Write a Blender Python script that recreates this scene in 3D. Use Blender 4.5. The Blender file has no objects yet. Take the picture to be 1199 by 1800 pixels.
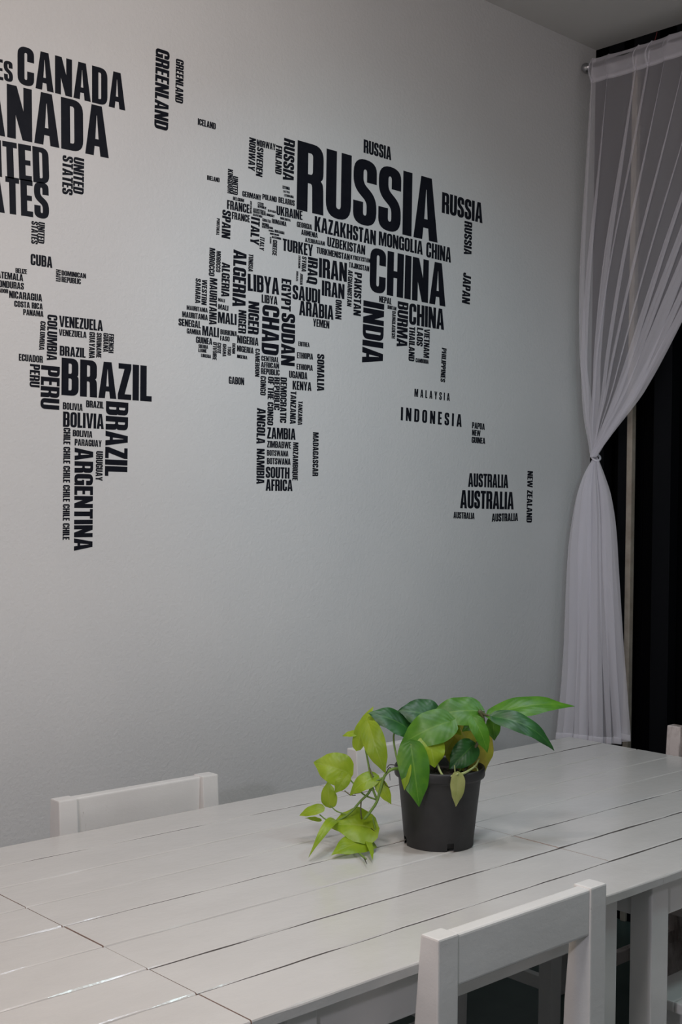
import bpy, bmesh, math, random
from math import sin, cos, pi, radians, sqrt, exp
from mathutils import Vector, Matrix
from mathutils.geometry import tessellate_polygon

C = bpy.context.scene.collection
scene = bpy.context.scene

# ------------------------------------------------------------------ camera, world, lights, exposure
CAM = Vector((0.0, -2.65, 1.45))
YAW, PITCH, ROLL = radians(43.0137), radians(-0.2255), radians(0.808)
F = Vector((sin(YAW) * cos(PITCH), cos(YAW) * cos(PITCH), sin(PITCH)))
R0 = Vector((cos(YAW), -sin(YAW), 0))
U0 = R0.cross(F)
RT = R0 * cos(ROLL) + U0 * sin(ROLL)
UP = U0 * cos(ROLL) - R0 * sin(ROLL)
cam_data = bpy.data.cameras.new('camera')
cam_data.sensor_fit = 'VERTICAL'
cam_data.sensor_height = 36.0
cam_data.lens = 36.0 * 2155.75 / 1800.0
cam_data.clip_start = 0.05
cam = bpy.data.objects.new('camera', cam_data)
C.objects.link(cam)
m = Matrix((RT, UP, -F)).transposed().to_4x4()
m.translation = CAM
cam.matrix_world = m
scene.camera = cam

world = bpy.data.worlds.new('night')
scene.world = world
world.use_nodes = True
world.node_tree.nodes['Background'].inputs[0].default_value = (0.02, 0.025, 0.04, 1)
world.node_tree.nodes['Background'].inputs[1].default_value = 0.05

def lamp(name, loc, energy, color, size, size_y=None, target=None):
    d = bpy.data.lights.new(name, 'AREA')
    d.energy = energy
    d.color = color
    d.size = size
    if size_y:
        d.shape = 'RECTANGLE'
        d.size_y = size_y
    else:
        d.shape = 'DISK'
    o = bpy.data.objects.new(name, d)
    C.objects.link(o)
    o.location = loc
    if target:
        o.rotation_euler = (Vector(target) - Vector(loc)).to_track_quat('-Z', 'Y').to_euler()
    return o

#LIGHTS_BEGIN
def bulb(name, loc, rgb, radius=0.08):
    d = bpy.data.lights.new(name, 'POINT')
    d.energy = max(rgb)
    d.color = [c / max(rgb) for c in rgb]
    d.shadow_soft_size = radius
    o = bpy.data.objects.new(name, d)
    C.objects.link(o)
    o.location = loc
def spot(name, loc, target, angle, energy, color=(1, 1, 1)):
    d = bpy.data.lights.new(name, 'SPOT')
    d.energy = energy
    d.spot_size = radians(angle)
    d.color = color
    d.spot_blend = 0.9
    d.shadow_soft_size = 0.08
    o = bpy.data.objects.new(name, d)
    C.objects.link(o)
    o.location = loc
    o.rotation_euler = (Vector(target) - Vector(loc)).to_track_quat('-Z', 'Y').to_euler()
bulb('unseen_table_bulb', (1.5, -1.05, 2.52), (11.6, 10.6, 10.2), 0.05)  # unseen bulb above the table, fitted to the brightness of table and wall
bulb('added_fill_left', (-1.2, -2.4, 1.8), (48.9, 47.4, 53.0))  # added fill on the camera's left, no fixture known there
bulb('warm_lamp_left', (0.3, -1.4, 2.1), (9.5, 5.2, 1.5))
lamp('added_disc_light', (1.1, -1.6, 2.3), 6.8, (1.0, 0.97, 0.94), 0.3)  # unseen disc light, added over the table to match its brightness
lamp('added_disc_light', (2.5, -2.2, 3.0), 8.3, (0.71, 0.97, 1.0), 0.3)  # added disc near the ceiling, unseen, tops up the right side
lamp('added_disc_light', (2.0, -1.2, 2.6), 5.0, (0.78, 0.87, 1.0), 0.3)  # another added disc, out of view above the right part of the tables
spot('added_wall_spot', (1.8, -1.8, 2.9), (2.6, 0.0, 1.8), 55, 16, (0.6, 0.9, 1.0))  # unseen spot added to brighten the middle of the map wall
#LIGHTS_END

scene.view_settings.view_transform = 'Standard'
scene.view_settings.look = 'None'
scene.view_settings.gamma = 1.0
scene.view_settings.use_curve_mapping = False
scene.view_settings.exposure = 0.0
scene.cycles.transparent_max_bounces = 48

# ------------------------------------------------------------------ materials
def mat(name):
    m = bpy.data.materials.new(name)
    m.use_nodes = True
    nt = m.node_tree
    return m, nt, nt.nodes['Principled BSDF']

def ramp(nt, src, stops):
    r = nt.nodes.new('ShaderNodeValToRGB')
    while len(r.color_ramp.elements) < len(stops):
        r.color_ramp.elements.new(0.5)
    for e, (p, c) in zip(r.color_ramp.elements, stops):
        e.position = p
        e.color = (c[0], c[1], c[2], 1)
    nt.links.new(src, r.inputs[0])
    return r

def noise(nt, scale, detail=3.0, rough=0.5, coord='Object', stretch=None):
    tc = nt.nodes.new('ShaderNodeTexCoord')
    n = nt.nodes.new('ShaderNodeTexNoise')
    n.inputs['Scale'].default_value = scale
    n.inputs['Detail'].default_value = detail
    n.inputs['Roughness'].default_value = rough
    if stretch:
        mp = nt.nodes.new('ShaderNodeMapping')
        mp.inputs['Scale'].default_value = stretch
        nt.links.new(tc.outputs[coord], mp.inputs[0])
        nt.links.new(mp.outputs[0], n.inputs['Vector'])
    else:
        nt.links.new(tc.outputs[coord], n.inputs['Vector'])
    return n

def bump(nt, bsdf, src, strength, dist):
    b = nt.nodes.new('ShaderNodeBump')
    b.inputs['Strength'].default_value = strength
    b.inputs['Distance'].default_value = dist
    nt.links.new(src, b.inputs['Height'])
    nt.links.new(b.outputs[0], bsdf.inputs['Normal'])
    return b

def plaster():
    m, nt, b = mat('painted_plaster')
    n = noise(nt, 3.0, 4)
    r = ramp(nt, n.outputs[0], [(0.3, (0.70, 0.705, 0.71)), (0.7, (0.735, 0.735, 0.735))])
    nt.links.new(r.outputs[0], b.inputs['Base Color'])
    b.inputs['Roughness'].default_value = 0.55
    b.inputs['Specular IOR Level'].default_value = 0.35
    n2 = noise(nt, 95, 5, 0.6)
    bump(nt, b, n2.outputs[0], 0.35, 0.004)
    return m

def ceiling_paint():
    m, nt, b = mat('ceiling_paint')
    b.inputs['Base Color'].default_value = (0.60, 0.60, 0.585, 1)
    b.inputs['Roughness'].default_value = 0.9
    n2 = noise(nt, 120, 4, 0.6)
    bump(nt, b, n2.outputs[0], 0.15, 0.003)
    return m

def floor_tile():
    m, nt, b = mat('dark_green_floor')
    n = noise(nt, 9, 5)
    r = ramp(nt, n.outputs[0], [(0.3, (0.035, 0.06, 0.055)), (0.7, (0.06, 0.09, 0.08))])
    nt.links.new(r.outputs[0], b.inputs['Base Color'])
    b.inputs['Roughness'].default_value = 0.45
    return m

def white_paint(name, lo, hi, rough, worn=0.0, scale=1.0):
    """brushed glossy paint on wood, optionally worn through to grey-brown along the grain"""
    m, nt, b = mat(name)
    n = noise(nt, 5 * scale, 3, 0.5, 'Object', (1, 2, 2))
    r = ramp(nt, n.outputs[0], [(0.3, lo), (0.7, hi)])
    col = r.outputs[0]
    if worn:
        n3 = noise(nt, 14, 6, 0.7, 'Object', (1.0, 1.0, 0.25))
        r3 = ramp(nt, n3.outputs[0], [(0.62 - worn * 0.12, (0, 0, 0)), (0.70 - worn * 0.05, (1, 1, 1))])
        mx = nt.nodes.new('ShaderNodeMix')
        mx.data_type = 'RGBA'
        nt.links.new(r3.outputs[0], mx.inputs['Factor'])
        nt.links.new(col, mx.inputs['A'])
        mx.inputs['B'].default_value = (0.30, 0.24, 0.22, 1)
        col = mx.outputs['Result']
    nt.links.new(col, b.inputs['Base Color'])
    b.inputs['Roughness'].default_value = rough
    n2 = noise(nt, 26, 5, 0.66, 'Object', (0.6, 1, 1))
    bump(nt, b, n2.outputs[0], 0.22, 0.004)
    return m

def plain(name, col, rough=0.5, metal=0.0, spec=0.5):
    m, nt, b = mat(name)
    b.inputs['Base Color'].default_value = (*col, 1)
    b.inputs['Roughness'].default_value = rough
    b.inputs['Metallic'].default_value = metal
    b.inputs['Specular IOR Level'].default_value = spec
    return m

def grained(name, lo, hi, rough, scale, bmp=0.2, spec=0.5):
    m, nt, b = mat(name)
    n = noise(nt, scale, 5, 0.6)
    r = ramp(nt, n.outputs[0], [(0.32, lo), (0.68, hi)])
    nt.links.new(r.outputs[0], b.inputs['Base Color'])
    b.inputs['Roughness'].default_value = rough
    b.inputs['Specular IOR Level'].default_value = spec
    bump(nt, b, n.outputs[0], bmp, 0.004)
    return m

def sheer(name, alpha, col=(0.94, 0.92, 0.99)):
    m = bpy.data.materials.new(name)
    m.use_nodes = True
    nt = m.node_tree
    nt.nodes.clear()
    out = nt.nodes.new('ShaderNodeOutputMaterial')
    mix = nt.nodes.new('ShaderNodeMixShader')
    tr = nt.nodes.new('ShaderNodeBsdfTransparent')
    mix2 = nt.nodes.new('ShaderNodeMixShader')
    df = nt.nodes.new('ShaderNodeBsdfDiffuse')
    tl = nt.nodes.new('ShaderNodeBsdfTranslucent')
    df.inputs[0].default_value = (*col, 1)
    tl.inputs[0].default_value = (*col, 1)
    mix2.inputs[0].default_value = 0.12
    nt.links.new(df.outputs[0], mix2.inputs[1])
    nt.links.new(tl.outputs[0], mix2.inputs[2])
    n = noise(nt, 6, 1, 0.5, 'Object')
    mr = nt.nodes.new('ShaderNodeMapRange')
    mr.inputs['To Min'].default_value = alpha * 0.97
    mr.inputs['To Max'].default_value = alpha * 1.03
    nt.links.new(n.outputs[0], mr.inputs['Value'])
    nt.links.new(mr.outputs[0], mix.inputs[0])
    nt.links.new(tr.outputs[0], mix.inputs[1])
    nt.links.new(mix2.outputs[0], mix.inputs[2])
    nt.links.new(mix.outputs[0], out.inputs[0])
    return m

def leaf_mat(name, base, alt, vein, trans=0.35):
    m = bpy.data.materials.new(name)
    m.use_nodes = True
    nt = m.node_tree
    b = nt.nodes['Principled BSDF']
    out = nt.nodes['Material Output']
    n = noise(nt, 26, 4, 0.55)
    r = ramp(nt, n.outputs[0], [(0.38, base), (0.66, alt)])
    uv = nt.nodes.new('ShaderNodeUVMap')
    sp = nt.nodes.new('ShaderNodeSeparateXYZ')
    nt.links.new(uv.outputs[0], sp.inputs[0])
    # midrib: |v - .5| small
    s1 = nt.nodes.new('ShaderNodeMath'); s1.operation = 'SUBTRACT'; s1.inputs[1].default_value = 0.5
    nt.links.new(sp.outputs['Y'], s1.inputs[0])
    a1 = nt.nodes.new('ShaderNodeMath'); a1.operation = 'ABSOLUTE'
    nt.links.new(s1.outputs[0], a1.inputs[0])
    rb = ramp(nt, a1.outputs[0], [(0.0, (1, 1, 1)), (0.035, (0, 0, 0))])
    # side veins: sweep from the midrib toward the tip
    ma = nt.nodes.new('ShaderNodeMath'); ma.operation = 'MULTIPLY_ADD'
    nt.links.new(a1.outputs[0], ma.inputs[0]); ma.inputs[1].default_value = -0.75
    nt.links.new(sp.outputs['X'], ma.inputs[2])
    mu = nt.nodes.new('ShaderNodeMath'); mu.operation = 'MULTIPLY'; mu.inputs[1].default_value = 48
    nt.links.new(ma.outputs[0], mu.inputs[0])
    sn = nt.nodes.new('ShaderNodeMath'); sn.operation = 'SINE'
    nt.links.new(mu.outputs[0], sn.inputs[0])
    mx = nt.nodes.new('ShaderNodeMix'); mx.data_type = 'RGBA'
    sc = nt.nodes.new('ShaderNodeMath'); sc.operation = 'MULTIPLY'; sc.inputs[1].default_value = 0.55
    nt.links.new(rb.outputs[0], sc.inputs[0])
    nt.links.new(sc.outputs[0], mx.inputs['Factor'])
    nt.links.new(r.outputs[0], mx.inputs['A'])
    mx.inputs['B'].default_value = (*vein, 1)
    nt.links.new(mx.outputs['Result'], b.inputs['Base Color'])
    b.inputs['Roughness'].default_value = 0.38
    bp = nt.nodes.new('ShaderNodeBump')
    bp.inputs['Strength'].default_value = 0.07
    bp.inputs['Distance'].default_value = 0.001
    nt.links.new(sn.outputs[0], bp.inputs['Height'])
    nt.links.new(bp.outputs[0], b.inputs['Normal'])
    tl = nt.nodes.new('ShaderNodeBsdfTranslucent')
    nt.links.new(mx.outputs['Result'], tl.inputs[0])
    mix = nt.nodes.new('ShaderNodeMixShader')
    mix.inputs[0].default_value = trans
    nt.links.new(b.outputs[0], mix.inputs[1])
    nt.links.new(tl.outputs[0], mix.inputs[2])
    nt.links.new(mix.outputs[0], out.inputs[0])
    return m

M_WALL = plaster()
M_CEIL = ceiling_paint()
M_FLOOR = floor_tile()
M_TABLE = white_paint('white_table_paint', (0.625, 0.61, 0.595), (0.675, 0.66, 0.645), 0.17)
M_CHAIR = white_paint('white_chair_paint', (0.77, 0.755, 0.74), (0.84, 0.83, 0.815), 0.33, -0.5)
M_WORN = white_paint('worn_white_paint', (0.60, 0.53, 0.51), (0.72, 0.65, 0.63), 0.5, 1.15)
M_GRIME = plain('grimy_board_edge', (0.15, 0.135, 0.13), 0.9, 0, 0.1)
M_BARE = grained('bare_board_end', (0.42, 0.30, 0.25), (0.56, 0.44, 0.38), 0.8, 30)
M_VINYL = grained('black_vinyl', (0.008, 0.009, 0.015), (0.012, 0.013, 0.019), 0.5, 40, 0.05, 0.1)
M_BLACK = plain('black_frame', (0.004, 0.0045, 0.006), 0.55, 0, 0.1)
M_SHUT = plain('black_shutter', (0.002, 0.0022, 0.003), 0.8, 0, 0.05)
M_TRIM = grained('bare_wood_trim', (0.30, 0.25, 0.20), (0.42, 0.37, 0.31), 0.6, 18)
M_CHROME = plain('brushed_steel', (0.42, 0.42, 0.43), 0.28, 1.0)
M_SHEER = sheer('sheer_voile', 0.285)
M_HEAD = sheer('sheer_voile_doubled', 0.46)
M_TIE = sheer('voile_tie', 0.85)
M_RED = plain('red_cable', (0.22, 0.04, 0.04), 0.5)
M_POT = grained('black_nursery_plastic', (0.020, 0.020, 0.021), (0.029, 0.029, 0.030), 0.5, 30, 0.1, 0.4)
M_SOIL = grained('potting_soil', (0.012, 0.009, 0.007), (0.05, 0.036, 0.026), 0.95, 60, 1.0)
LEAFM = {
    'dark': leaf_mat('leaf_deep_green', (0.018, 0.085, 0.022), (0.035, 0.15, 0.03), (0.10, 0.26, 0.05), 0.22),
    'mid': leaf_mat('leaf_green', (0.06, 0.21, 0.012), (0.11, 0.30, 0.018), (0.22, 0.42, 0.06), 0.3),
    'lime': leaf_mat('leaf_lime', (0.27, 0.42, 0.018), (0.38, 0.52, 0.03), (0.42, 0.55, 0.10), 0.35),
    'olive': leaf_mat('leaf_yellowing', (0.34, 0.36, 0.04), (0.52, 0.44, 0.07), (0.42, 0.40, 0.14), 0.45),
    'pale': leaf_mat('leaf_pale', (0.33, 0.38, 0.11), (0.40, 0.42, 0.16), (0.42, 0.46, 0.2), 0.3),
}
STEMM = {
    'stem': plain('green_stem', (0.16, 0.27, 0.05), 0.45),
    'brown': plain('brown_green_stem', (0.10, 0.10, 0.045), 0.5),
    'pale': plain('pale_stem', (0.36, 0.42, 0.17), 0.5),
    'root': plain('dark_root', (0.025, 0.016, 0.010), 0.7),
}

# ------------------------------------------------------------------ helpers
def link_mesh(name, bm, material, parent=None, smooth=False, loc=None):
    me = bpy.data.meshes.new(name)
    bm.normal_update()
    bm.to_mesh(me)
    bm.free()
    me.materials.append(material)
    if smooth:
        for p in me.polygons:
            p.use_smooth = True
    o = bpy.data.objects.new(name, me)
    C.objects.link(o)
    if parent is not None:
        o.parent = parent
    if loc is not None:
        o.location = loc
    return o

def tag(o, label=None, cat=None, group=None, kind=None):
    if label: o['label'] = label
    if cat: o['category'] = cat
    if group: o['group'] = group
    if kind: o['kind'] = kind
    return o

def thing(name, loc, rz, label, cat, group=None):
    o = bpy.data.objects.new(name, None)
    o.empty_display_size = 0.1
    C.objects.link(o)
    o.location = loc
    o.rotation_euler = (0, 0, rz)
    return tag(o, label, cat, group)

def box(bm, x0, x1, y0, y1, z0, z1, bev=0.0, seg=2):
    vs = [bm.verts.new((x, y, z)) for z in (z0, z1) for x, y in ((x0, y0), (x1, y0), (x1, y1), (x0, y1))]
    fs = [(3, 2, 1, 0), (4, 5, 6, 7), (0, 1, 5, 4), (1, 2, 6, 5), (2, 3, 7, 6), (3, 0, 4, 7)]
    faces = [bm.faces.new([vs[i] for i in f]) for f in fs]
    if bev > 0:
        es = set(e for f in faces for e in f.edges)
        bmesh.ops.bevel(bm, geom=list(es), offset=bev, segments=seg, profile=0.6, affect='EDGES')
    return vs

def loft(bm, sections, bev=0.0):
    """vertical post from rectangular sections [(z, x0, x1, y0, y1), ...]"""
    rings = []
    for z, x0, x1, y0, y1 in sections:
        rings.append([bm.verts.new(p) for p in ((x0, y0, z), (x1, y0, z), (x1, y1, z), (x0, y1, z))])
    faces = [bm.faces.new(rings[0][::-1]), bm.faces.new(rings[-1])]
    for a, b in zip(rings, rings[1:]):
        for i in range(4):
            faces.append(bm.faces.new((a[i], a[(i + 1) % 4], b[(i + 1) % 4], b[i])))
    if bev > 0:
        es = [e for e in set(e for f in faces for e in f.edges)
              if len(e.link_faces) == 2 and e.link_faces[0].normal.length >= 0]
        bm.normal_update()
        es = [e for e in es if e.calc_face_angle(0) > 0.5]
        bmesh.ops.bevel(bm, geom=es, offset=bev, segments=2, profile=0.6, affect='EDGES')

def tube(bm, pts, r0, r1=None, n=8, cap=True):
    r1 = r0 if r1 is None else r1
    pts = [Vector(p) for p in pts]
    rings = []
    prev = None
    for i, p in enumerate(pts):
        t = (pts[min(i + 1, len(pts) - 1)] - pts[max(i - 1, 0)]).normalized()
        if prev is None:
            a = Vector((0, 0, 1)) if abs(t.z) < 0.9 else Vector((1, 0, 0))
            u = t.cross(a).normalized()
        else:
            u = (prev - t * prev.dot(t)).normalized()
        prev = u
        w = t.cross(u)
        r = r0 + (r1 - r0) * i / max(1, len(pts) - 1)
        rings.append([bm.verts.new(p + (u * cos(2 * pi * k / n) + w * sin(2 * pi * k / n)) * r) for k in range(n)])
    for a, b in zip(rings, rings[1:]):
        for k in range(n):
            bm.faces.new((a[k], a[(k + 1) % n], b[(k + 1) % n], b[k]))
    if cap:
        bm.faces.new(rings[0][::-1])
        bm.faces.new(rings[-1])

def lathe(bm, prof, n=48, center=(0, 0), caps=False):
    rings = []
    for r, z in prof:
        rings.append([bm.verts.new((center[0] + r * cos(2 * pi * k / n), center[1] + r * sin(2 * pi * k / n), z)) for k in range(n)])
    for a, b in zip(rings, rings[1:]):
        for k in range(n):
            bm.faces.new((a[k], a[(k + 1) % n], b[(k + 1) % n], b[k]))
    if caps:
        bm.faces.new(rings[0][::-1])
        bm.faces.new(rings[-1])
    return rings

def spline(pts, n):
    """Catmull-Rom through the points"""
    P = [Vector(p) for p in pts]
    P = [P[0] * 2 - P[1]] + P + [P[-1] * 2 - P[-2]]
    out = []
    for i in range(1, len(P) - 2):
        for k in range(n):
            t = k / n
            a, b, c, d = P[i - 1], P[i], P[i + 1], P[i + 2]
            out.append(0.5 * ((2 * b) + (c - a) * t + (2 * a - 5 * b + 4 * c - d) * t * t + (3 * b - a - 3 * c + d) * t ** 3))
    out.append(P[-2])
    return out

def interp(tab, x):
    """piecewise smooth lookup in [(x, v), ...] with x ascending"""
    if x <= tab[0][0]: return tab[0][1]
    if x >= tab[-1][0]: return tab[-1][1]
    for i in range(len(tab) - 1):
        x0, v0 = tab[i]; x1, v1 = tab[i + 1]
        if x0 <= x <= x1:
            def slope(j):
                if j <= 0: return (tab[1][1] - tab[0][1]) / (tab[1][0] - tab[0][0])
                if j >= len(tab) - 1: return (tab[-1][1] - tab[-2][1]) / (tab[-1][0] - tab[-2][0])
                return (tab[j + 1][1] - tab[j - 1][1]) / (tab[j + 1][0] - tab[j - 1][0])
            h = x1 - x0; t = (x - x0) / h
            return ((2 * t ** 3 - 3 * t * t + 1) * v0 + (t ** 3 - 2 * t * t + t) * h * slope(i)
                    + (-2 * t ** 3 + 3 * t * t) * v1 + (t ** 3 - t * t) * h * slope(i + 1))

# ------------------------------------------------------------------ the room
XW = 3.709      # window side
ZC = 3.125      # ceiling
def slab(name, *b, material=M_WALL):
    bm = bmesh.new()
    box(bm, *b)
    return tag(link_mesh(name, bm, material), kind='structure')

slab('floor', -3.3, 4.2, -5.8, 0.2, -0.1, 0.0, material=M_FLOOR)
slab('ceiling', -3.3, 4.2, -5.8, 0.2, ZC, ZC + 0.1, material=M_CEIL)
slab('wall_back', -3.3, XW, 0.0, 0.2, 0.0, ZC)
slab('wall_left', -3.3, -3.2, -5.6, 0.0, 0.0, ZC)
slab('wall_front', -3.3, 4.2, -5.8, -5.6, 0.0, ZC)
slab('wall_right', XW, XW + 0.12, -5.6, -2.4, 0.0, ZC)

# the dark window front: black frame posts, dark shutter behind, one bare wood edge
w = thing('window_1', (XW, 0, 0), 0, None, None)
w['kind'] = 'structure'
bm = bmesh.new()
for y0, y1 in ((-0.06, -0.0), (-0.165, -0.12), (-0.335, -0.265), (-1.30, -1.24), (-2.4, -2.32)):
    box(bm, 0.0, 0.05, y0, y1, 0.0, ZC, 0.002)
box(bm, 0.0, 0.05, -2.4, 0.0, 3.06, ZC, 0.002)
box(bm, 0.0, 0.05, -2.4, 0.0, 0.0, 0.06, 0.002)
link_mesh('window_frame', bm, M_BLACK, w)
bm = bmesh.new()
prev = None
n = 160
for i in range(n + 1):
    y = -2.4 + 2.4 * i / n
    x = 0.105 + 0.010 * (1 if (i // 2) % 2 else -1)
    a = bm.verts.new((x, y, 0.0)); b = bm.verts.new((x, y, ZC))
    if prev:
        bm.faces.new((prev[0], a, b, prev[1]))
    prev = (a, b)
link_mesh('shutter', bm, M_SHUT, w)
bm = bmesh.new()
box(bm, -0.012, 0.012, -0.186, -0.164, 0.0, 3.06, 0.003)
tag(link_mesh('trim_1', bm, M_TRIM, None, loc=(XW, 0, 0)), kind='structure')

# ------------------------------------------------------------------ map lettering
# advance width of every letter for a cap height of 1
GW = dict(A=.55, B=.50, C=.49, D=.50, E=.39, F=.37, G=.50, H=.52, I=.20, J=.42, K=.53, L=.37, M=.70, N=.53,
          O=.50, P=.48, Q=.50, R=.51, S=.48, T=.43, U=.50, V=.53, W=.80, Y=.52, Z=.42)
GW[' '] = .22
GW["'"] = .16
def textw(t, tr):
    return sum(GW[c] for c in t) + tr * (len(t) - 1)


def rounded(pts, seg=6):
    out = []
    n = len(pts)
    for i in range(n):
        p = pts[i]
        r = p[2] if len(p) > 2 else 0
        v = Vector((p[0], p[1]))
        if r <= 0:
            out.append(v)
            continue
        a = Vector(pts[i - 1][:2]) - v
        b = Vector(pts[(i + 1) % n][:2]) - v
        ra = min(r, a.length * 0.499); rb = min(r, b.length * 0.499)
        pa = v + a.normalized() * ra
        pb = v + b.normalized() * rb
        for k in range(seg + 1):
            t = k / seg
            # superelliptic corner from the quadratic and the corner point
            out.append((1 - t) ** 2 * pa + 2 * t * (1 - t) * v + t * t * pb)
    return out

S, T = 0.203, 0.150          # stem and bar weight
RO, RI = 0.24, 0.055        # outer and counter radius

def outlines():
    G = {}
    def o_shape(w):
        return [[(0, 0, RO), (w, 0, RO), (w, 1, RO), (0, 1, RO)],
                [(S, T, RI), (w - S, T, RI), (w - S, 1 - T, RI), (S, 1 - T, RI)]]
    w = GW['A']; l = 0.196
    G['A'] = [[(0, 0), (l, 0), (l + 0.022, 0.19), (w - l - 0.022, 0.19), (w - l, 0), (w, 0), (w - 0.155, 1), (0.155, 1)],
              [(l + 0.04, 0.33), (w - l - 0.04, 0.33), (w / 2 + 0.005, 0.80), (w / 2 - 0.005, 0.80)]]
    w = GW['B']
    G['B'] = [[(0, 0), (w, 0, 0.2), (w, 0.50, 0.11), (w - 0.045, 0.525), (w - 0.01, 0.55, 0.1), (w - 0.01, 1, 0.2), (0, 1)],
              [(S, T - 0.01), (w - S, T - 0.01, RI), (w - S, 0.46, RI), (S, 0.46)],
              [(S, 0.585), (w - S, 0.585, RI), (w - S, 1 - T + 0.01, RI), (S, 1 - T + 0.01)]]
    w = GW['C']
    G['C'] = [[(w, 0.63), (w, 1, RO), (0, 1, RO), (0, 0, RO), (w, 0, RO), (w, 0.38), (w - S, 0.38), (w - S, T, RI),
               (S, T, RI), (S, 1 - T, RI), (w - S, 1 - T, RI), (w - S, 0.63)]]
    w = GW['D']
    G['D'] = [[(0, 0), (w, 0, RO), (w, 1, RO), (0, 1)],
              [(S, T - 0.01), (w - S, T - 0.01, RI), (w - S, 1 - T + 0.01, RI), (S, 1 - T + 0.01)]]
    w = GW['E']
    G['E'] = [[(0, 0), (w, 0), (w, T), (S, T), (S, 0.435), (w - 0.03, 0.435), (w - 0.03, 0.575), (S, 0.575), (S, 1 - T), (w, 1 - T), (w, 1), (0, 1)]]
    w = GW['F']
    G['F'] = [[(0, 0), (S, 0), (S, 0.42), (w - 0.03, 0.42), (w - 0.03, 0.565), (S, 0.565), (S, 1 - T), (w, 1 - T), (w, 1), (0, 1)]]
    w = GW['G']
    G['G'] = [[(w, 0.63), (w, 1, RO), (0, 1, RO), (0, 0, RO), (w - 0.12, 0, 0.16), (w - 0.10, 0.07), (w - 0.09, 0), (w, 0), (w, 0.52), (w * 0.52, 0.52), (w * 0.52, 0.40), (w - S, 0.40),
               (w - S, T, RI), (S, T, RI), (S, 1 - T, RI), (w - S, 1 - T, RI), (w - S, 0.63)]]
    w = GW['H']
    G['H'] = [[(0, 0), (S, 0), (S, 0.42), (w - S, 0.42), (w - S, 0), (w, 0), (w, 1), (w - S, 1), (w - S, 0.575), (S, 0.575), (S, 1), (0, 1)]]
    w = GW['I']
    G['I'] = [[(0, 0), (w, 0), (w, 1), (0, 1)]]
    w = GW['J']
    G['J'] = [[(w, 1), (w - S, 1), (w - S, T, 0.06), (S * 0.9, T, 0.04), (S * 0.9, 0.33), (0, 0.33), (0, 0, 0.2), (w, 0, 0.22)]]
    w = GW['K']
    G['K'] = [[(0, 0), (S, 0), (S, 0.30), (0.235, 0.385), (0.33, 0), (w, 0), (0.365, 0.56), (w - 0.02, 1), (0.325, 1), (S, 0.63), (S, 1), (0, 1)]]
    w = GW['L']
    G['L'] = [[(0, 0), (w, 0), (w, T), (S, T), (S, 1), (0, 1)]]
    w = GW['M']
    G['M'] = [[(0, 0), (0.165, 0), (0.165, 0.66), (0.275, 0), (w - 0.275, 0), (w - 0.165, 0.66), (w - 0.165, 0), (w, 0), (w, 1), (w - 0.25, 1), (w / 2, 0.46), (0.25, 1), (0, 1)]]
    w = GW['N']
    G['N'] = [[(0, 0), (0.18, 0), (0.18, 0.46), (0.325, 0), (w, 0), (w, 1), (w - 0.18, 1), (w - 0.18, 0.54), (0.205, 1), (0, 1)]]
    G['O'] = o_shape(GW['O'])
    w = GW['Q']
    G['Q'] = [[(0, 0, RO), (w * 0.55, 0), (w * 0.66, -0.09), (w + 0.02, -0.09), (w - 0.04, 0.06), (w, 0.22), (w, 1, RO), (0, 1, RO)],
              [(S, T, RI), (w - S, T, RI), (w - S, 1 - T, RI), (S, 1 - T, RI)]]
    w = GW['P']
    G['P'] = [[(0, 0), (S, 0), (S, 0.37), (w, 0.37, 0.2), (w, 1, 0.2), (0, 1)],
              [(S, 0.51), (w - S, 0.51, RI), (w - S, 1 - T + 0.01, RI), (S, 1 - T + 0.01)]]
    w = GW['R']
    G['R'] = [[(0, 0), (S, 0), (S, 0.42), (w - S - 0.02, 0.42, 0.06), (w - S - 0.01, 0), (w, 0), (w - 0.01, 0.44, 0.12), (w - 0.06, 0.49), (w - 0.01, 0.53, 0.1), (w - 0.01, 1, 0.2), (0, 1)],
              [(S, 0.55), (w - S - 0.01, 0.55, RI), (w - S - 0.01, 1 - T + 0.01, RI), (S, 1 - T + 0.01)]]
    w = GW['S']
    G['S'] = [[(w, 0.66), (w, 1, RO), (0, 1, RO), (0, 0.55, 0.16), (w - S, 0.36, 0.08), (w - S, T, RI), (S, T, RI), (S, 0.35), (0, 0.35), (0, 0, RO), (w, 0, RO),
               (w, 0.45, 0.16), (S, 0.64, 0.08), (S, 1 - T, RI), (w - S, 1 - T, RI), (w - S, 0.66)]]
    w = GW['T']; c = w / 2
    G['T'] = [[(c - S / 2, 0), (c + S / 2, 0), (c + S / 2, 1 - T), (w, 1 - T), (w, 1), (0, 1), (0, 1 - T), (c - S / 2, 1 - T)]]
    w = GW['U']
    G['U'] = [[(0, 1), (0, 0, RO), (w, 0, RO), (w, 1), (w - S, 1), (w - S, T, RI), (S, T, RI), (S, 1)]]
    w = GW['V']
    G['V'] = [[(0, 1), (0.155, 0), (w - 0.155, 0), (w, 1), (w - 0.185, 1), (w / 2, 0.22), (0.185, 1)]]
    w = GW['W']
    G['W'] = [[(0, 1), (0.115, 0), (0.315, 0), (0.40, 0.56), (0.485, 0), (0.685, 0), (w, 1), (w - 0.175, 1), (0.585, 0.36), (0.49, 1), (0.31, 1), (0.215, 0.36), (0.175, 1)]]
    w = GW['Y']; c = w / 2
    G['Y'] = [[(c - S / 2, 0), (c + S / 2, 0), (c + S / 2, 0.40), (w, 1), (w - 0.185, 1), (c, 0.60), (0.185, 1), (0, 1), (c - S / 2, 0.40)]]
    w = GW['Z']
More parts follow.
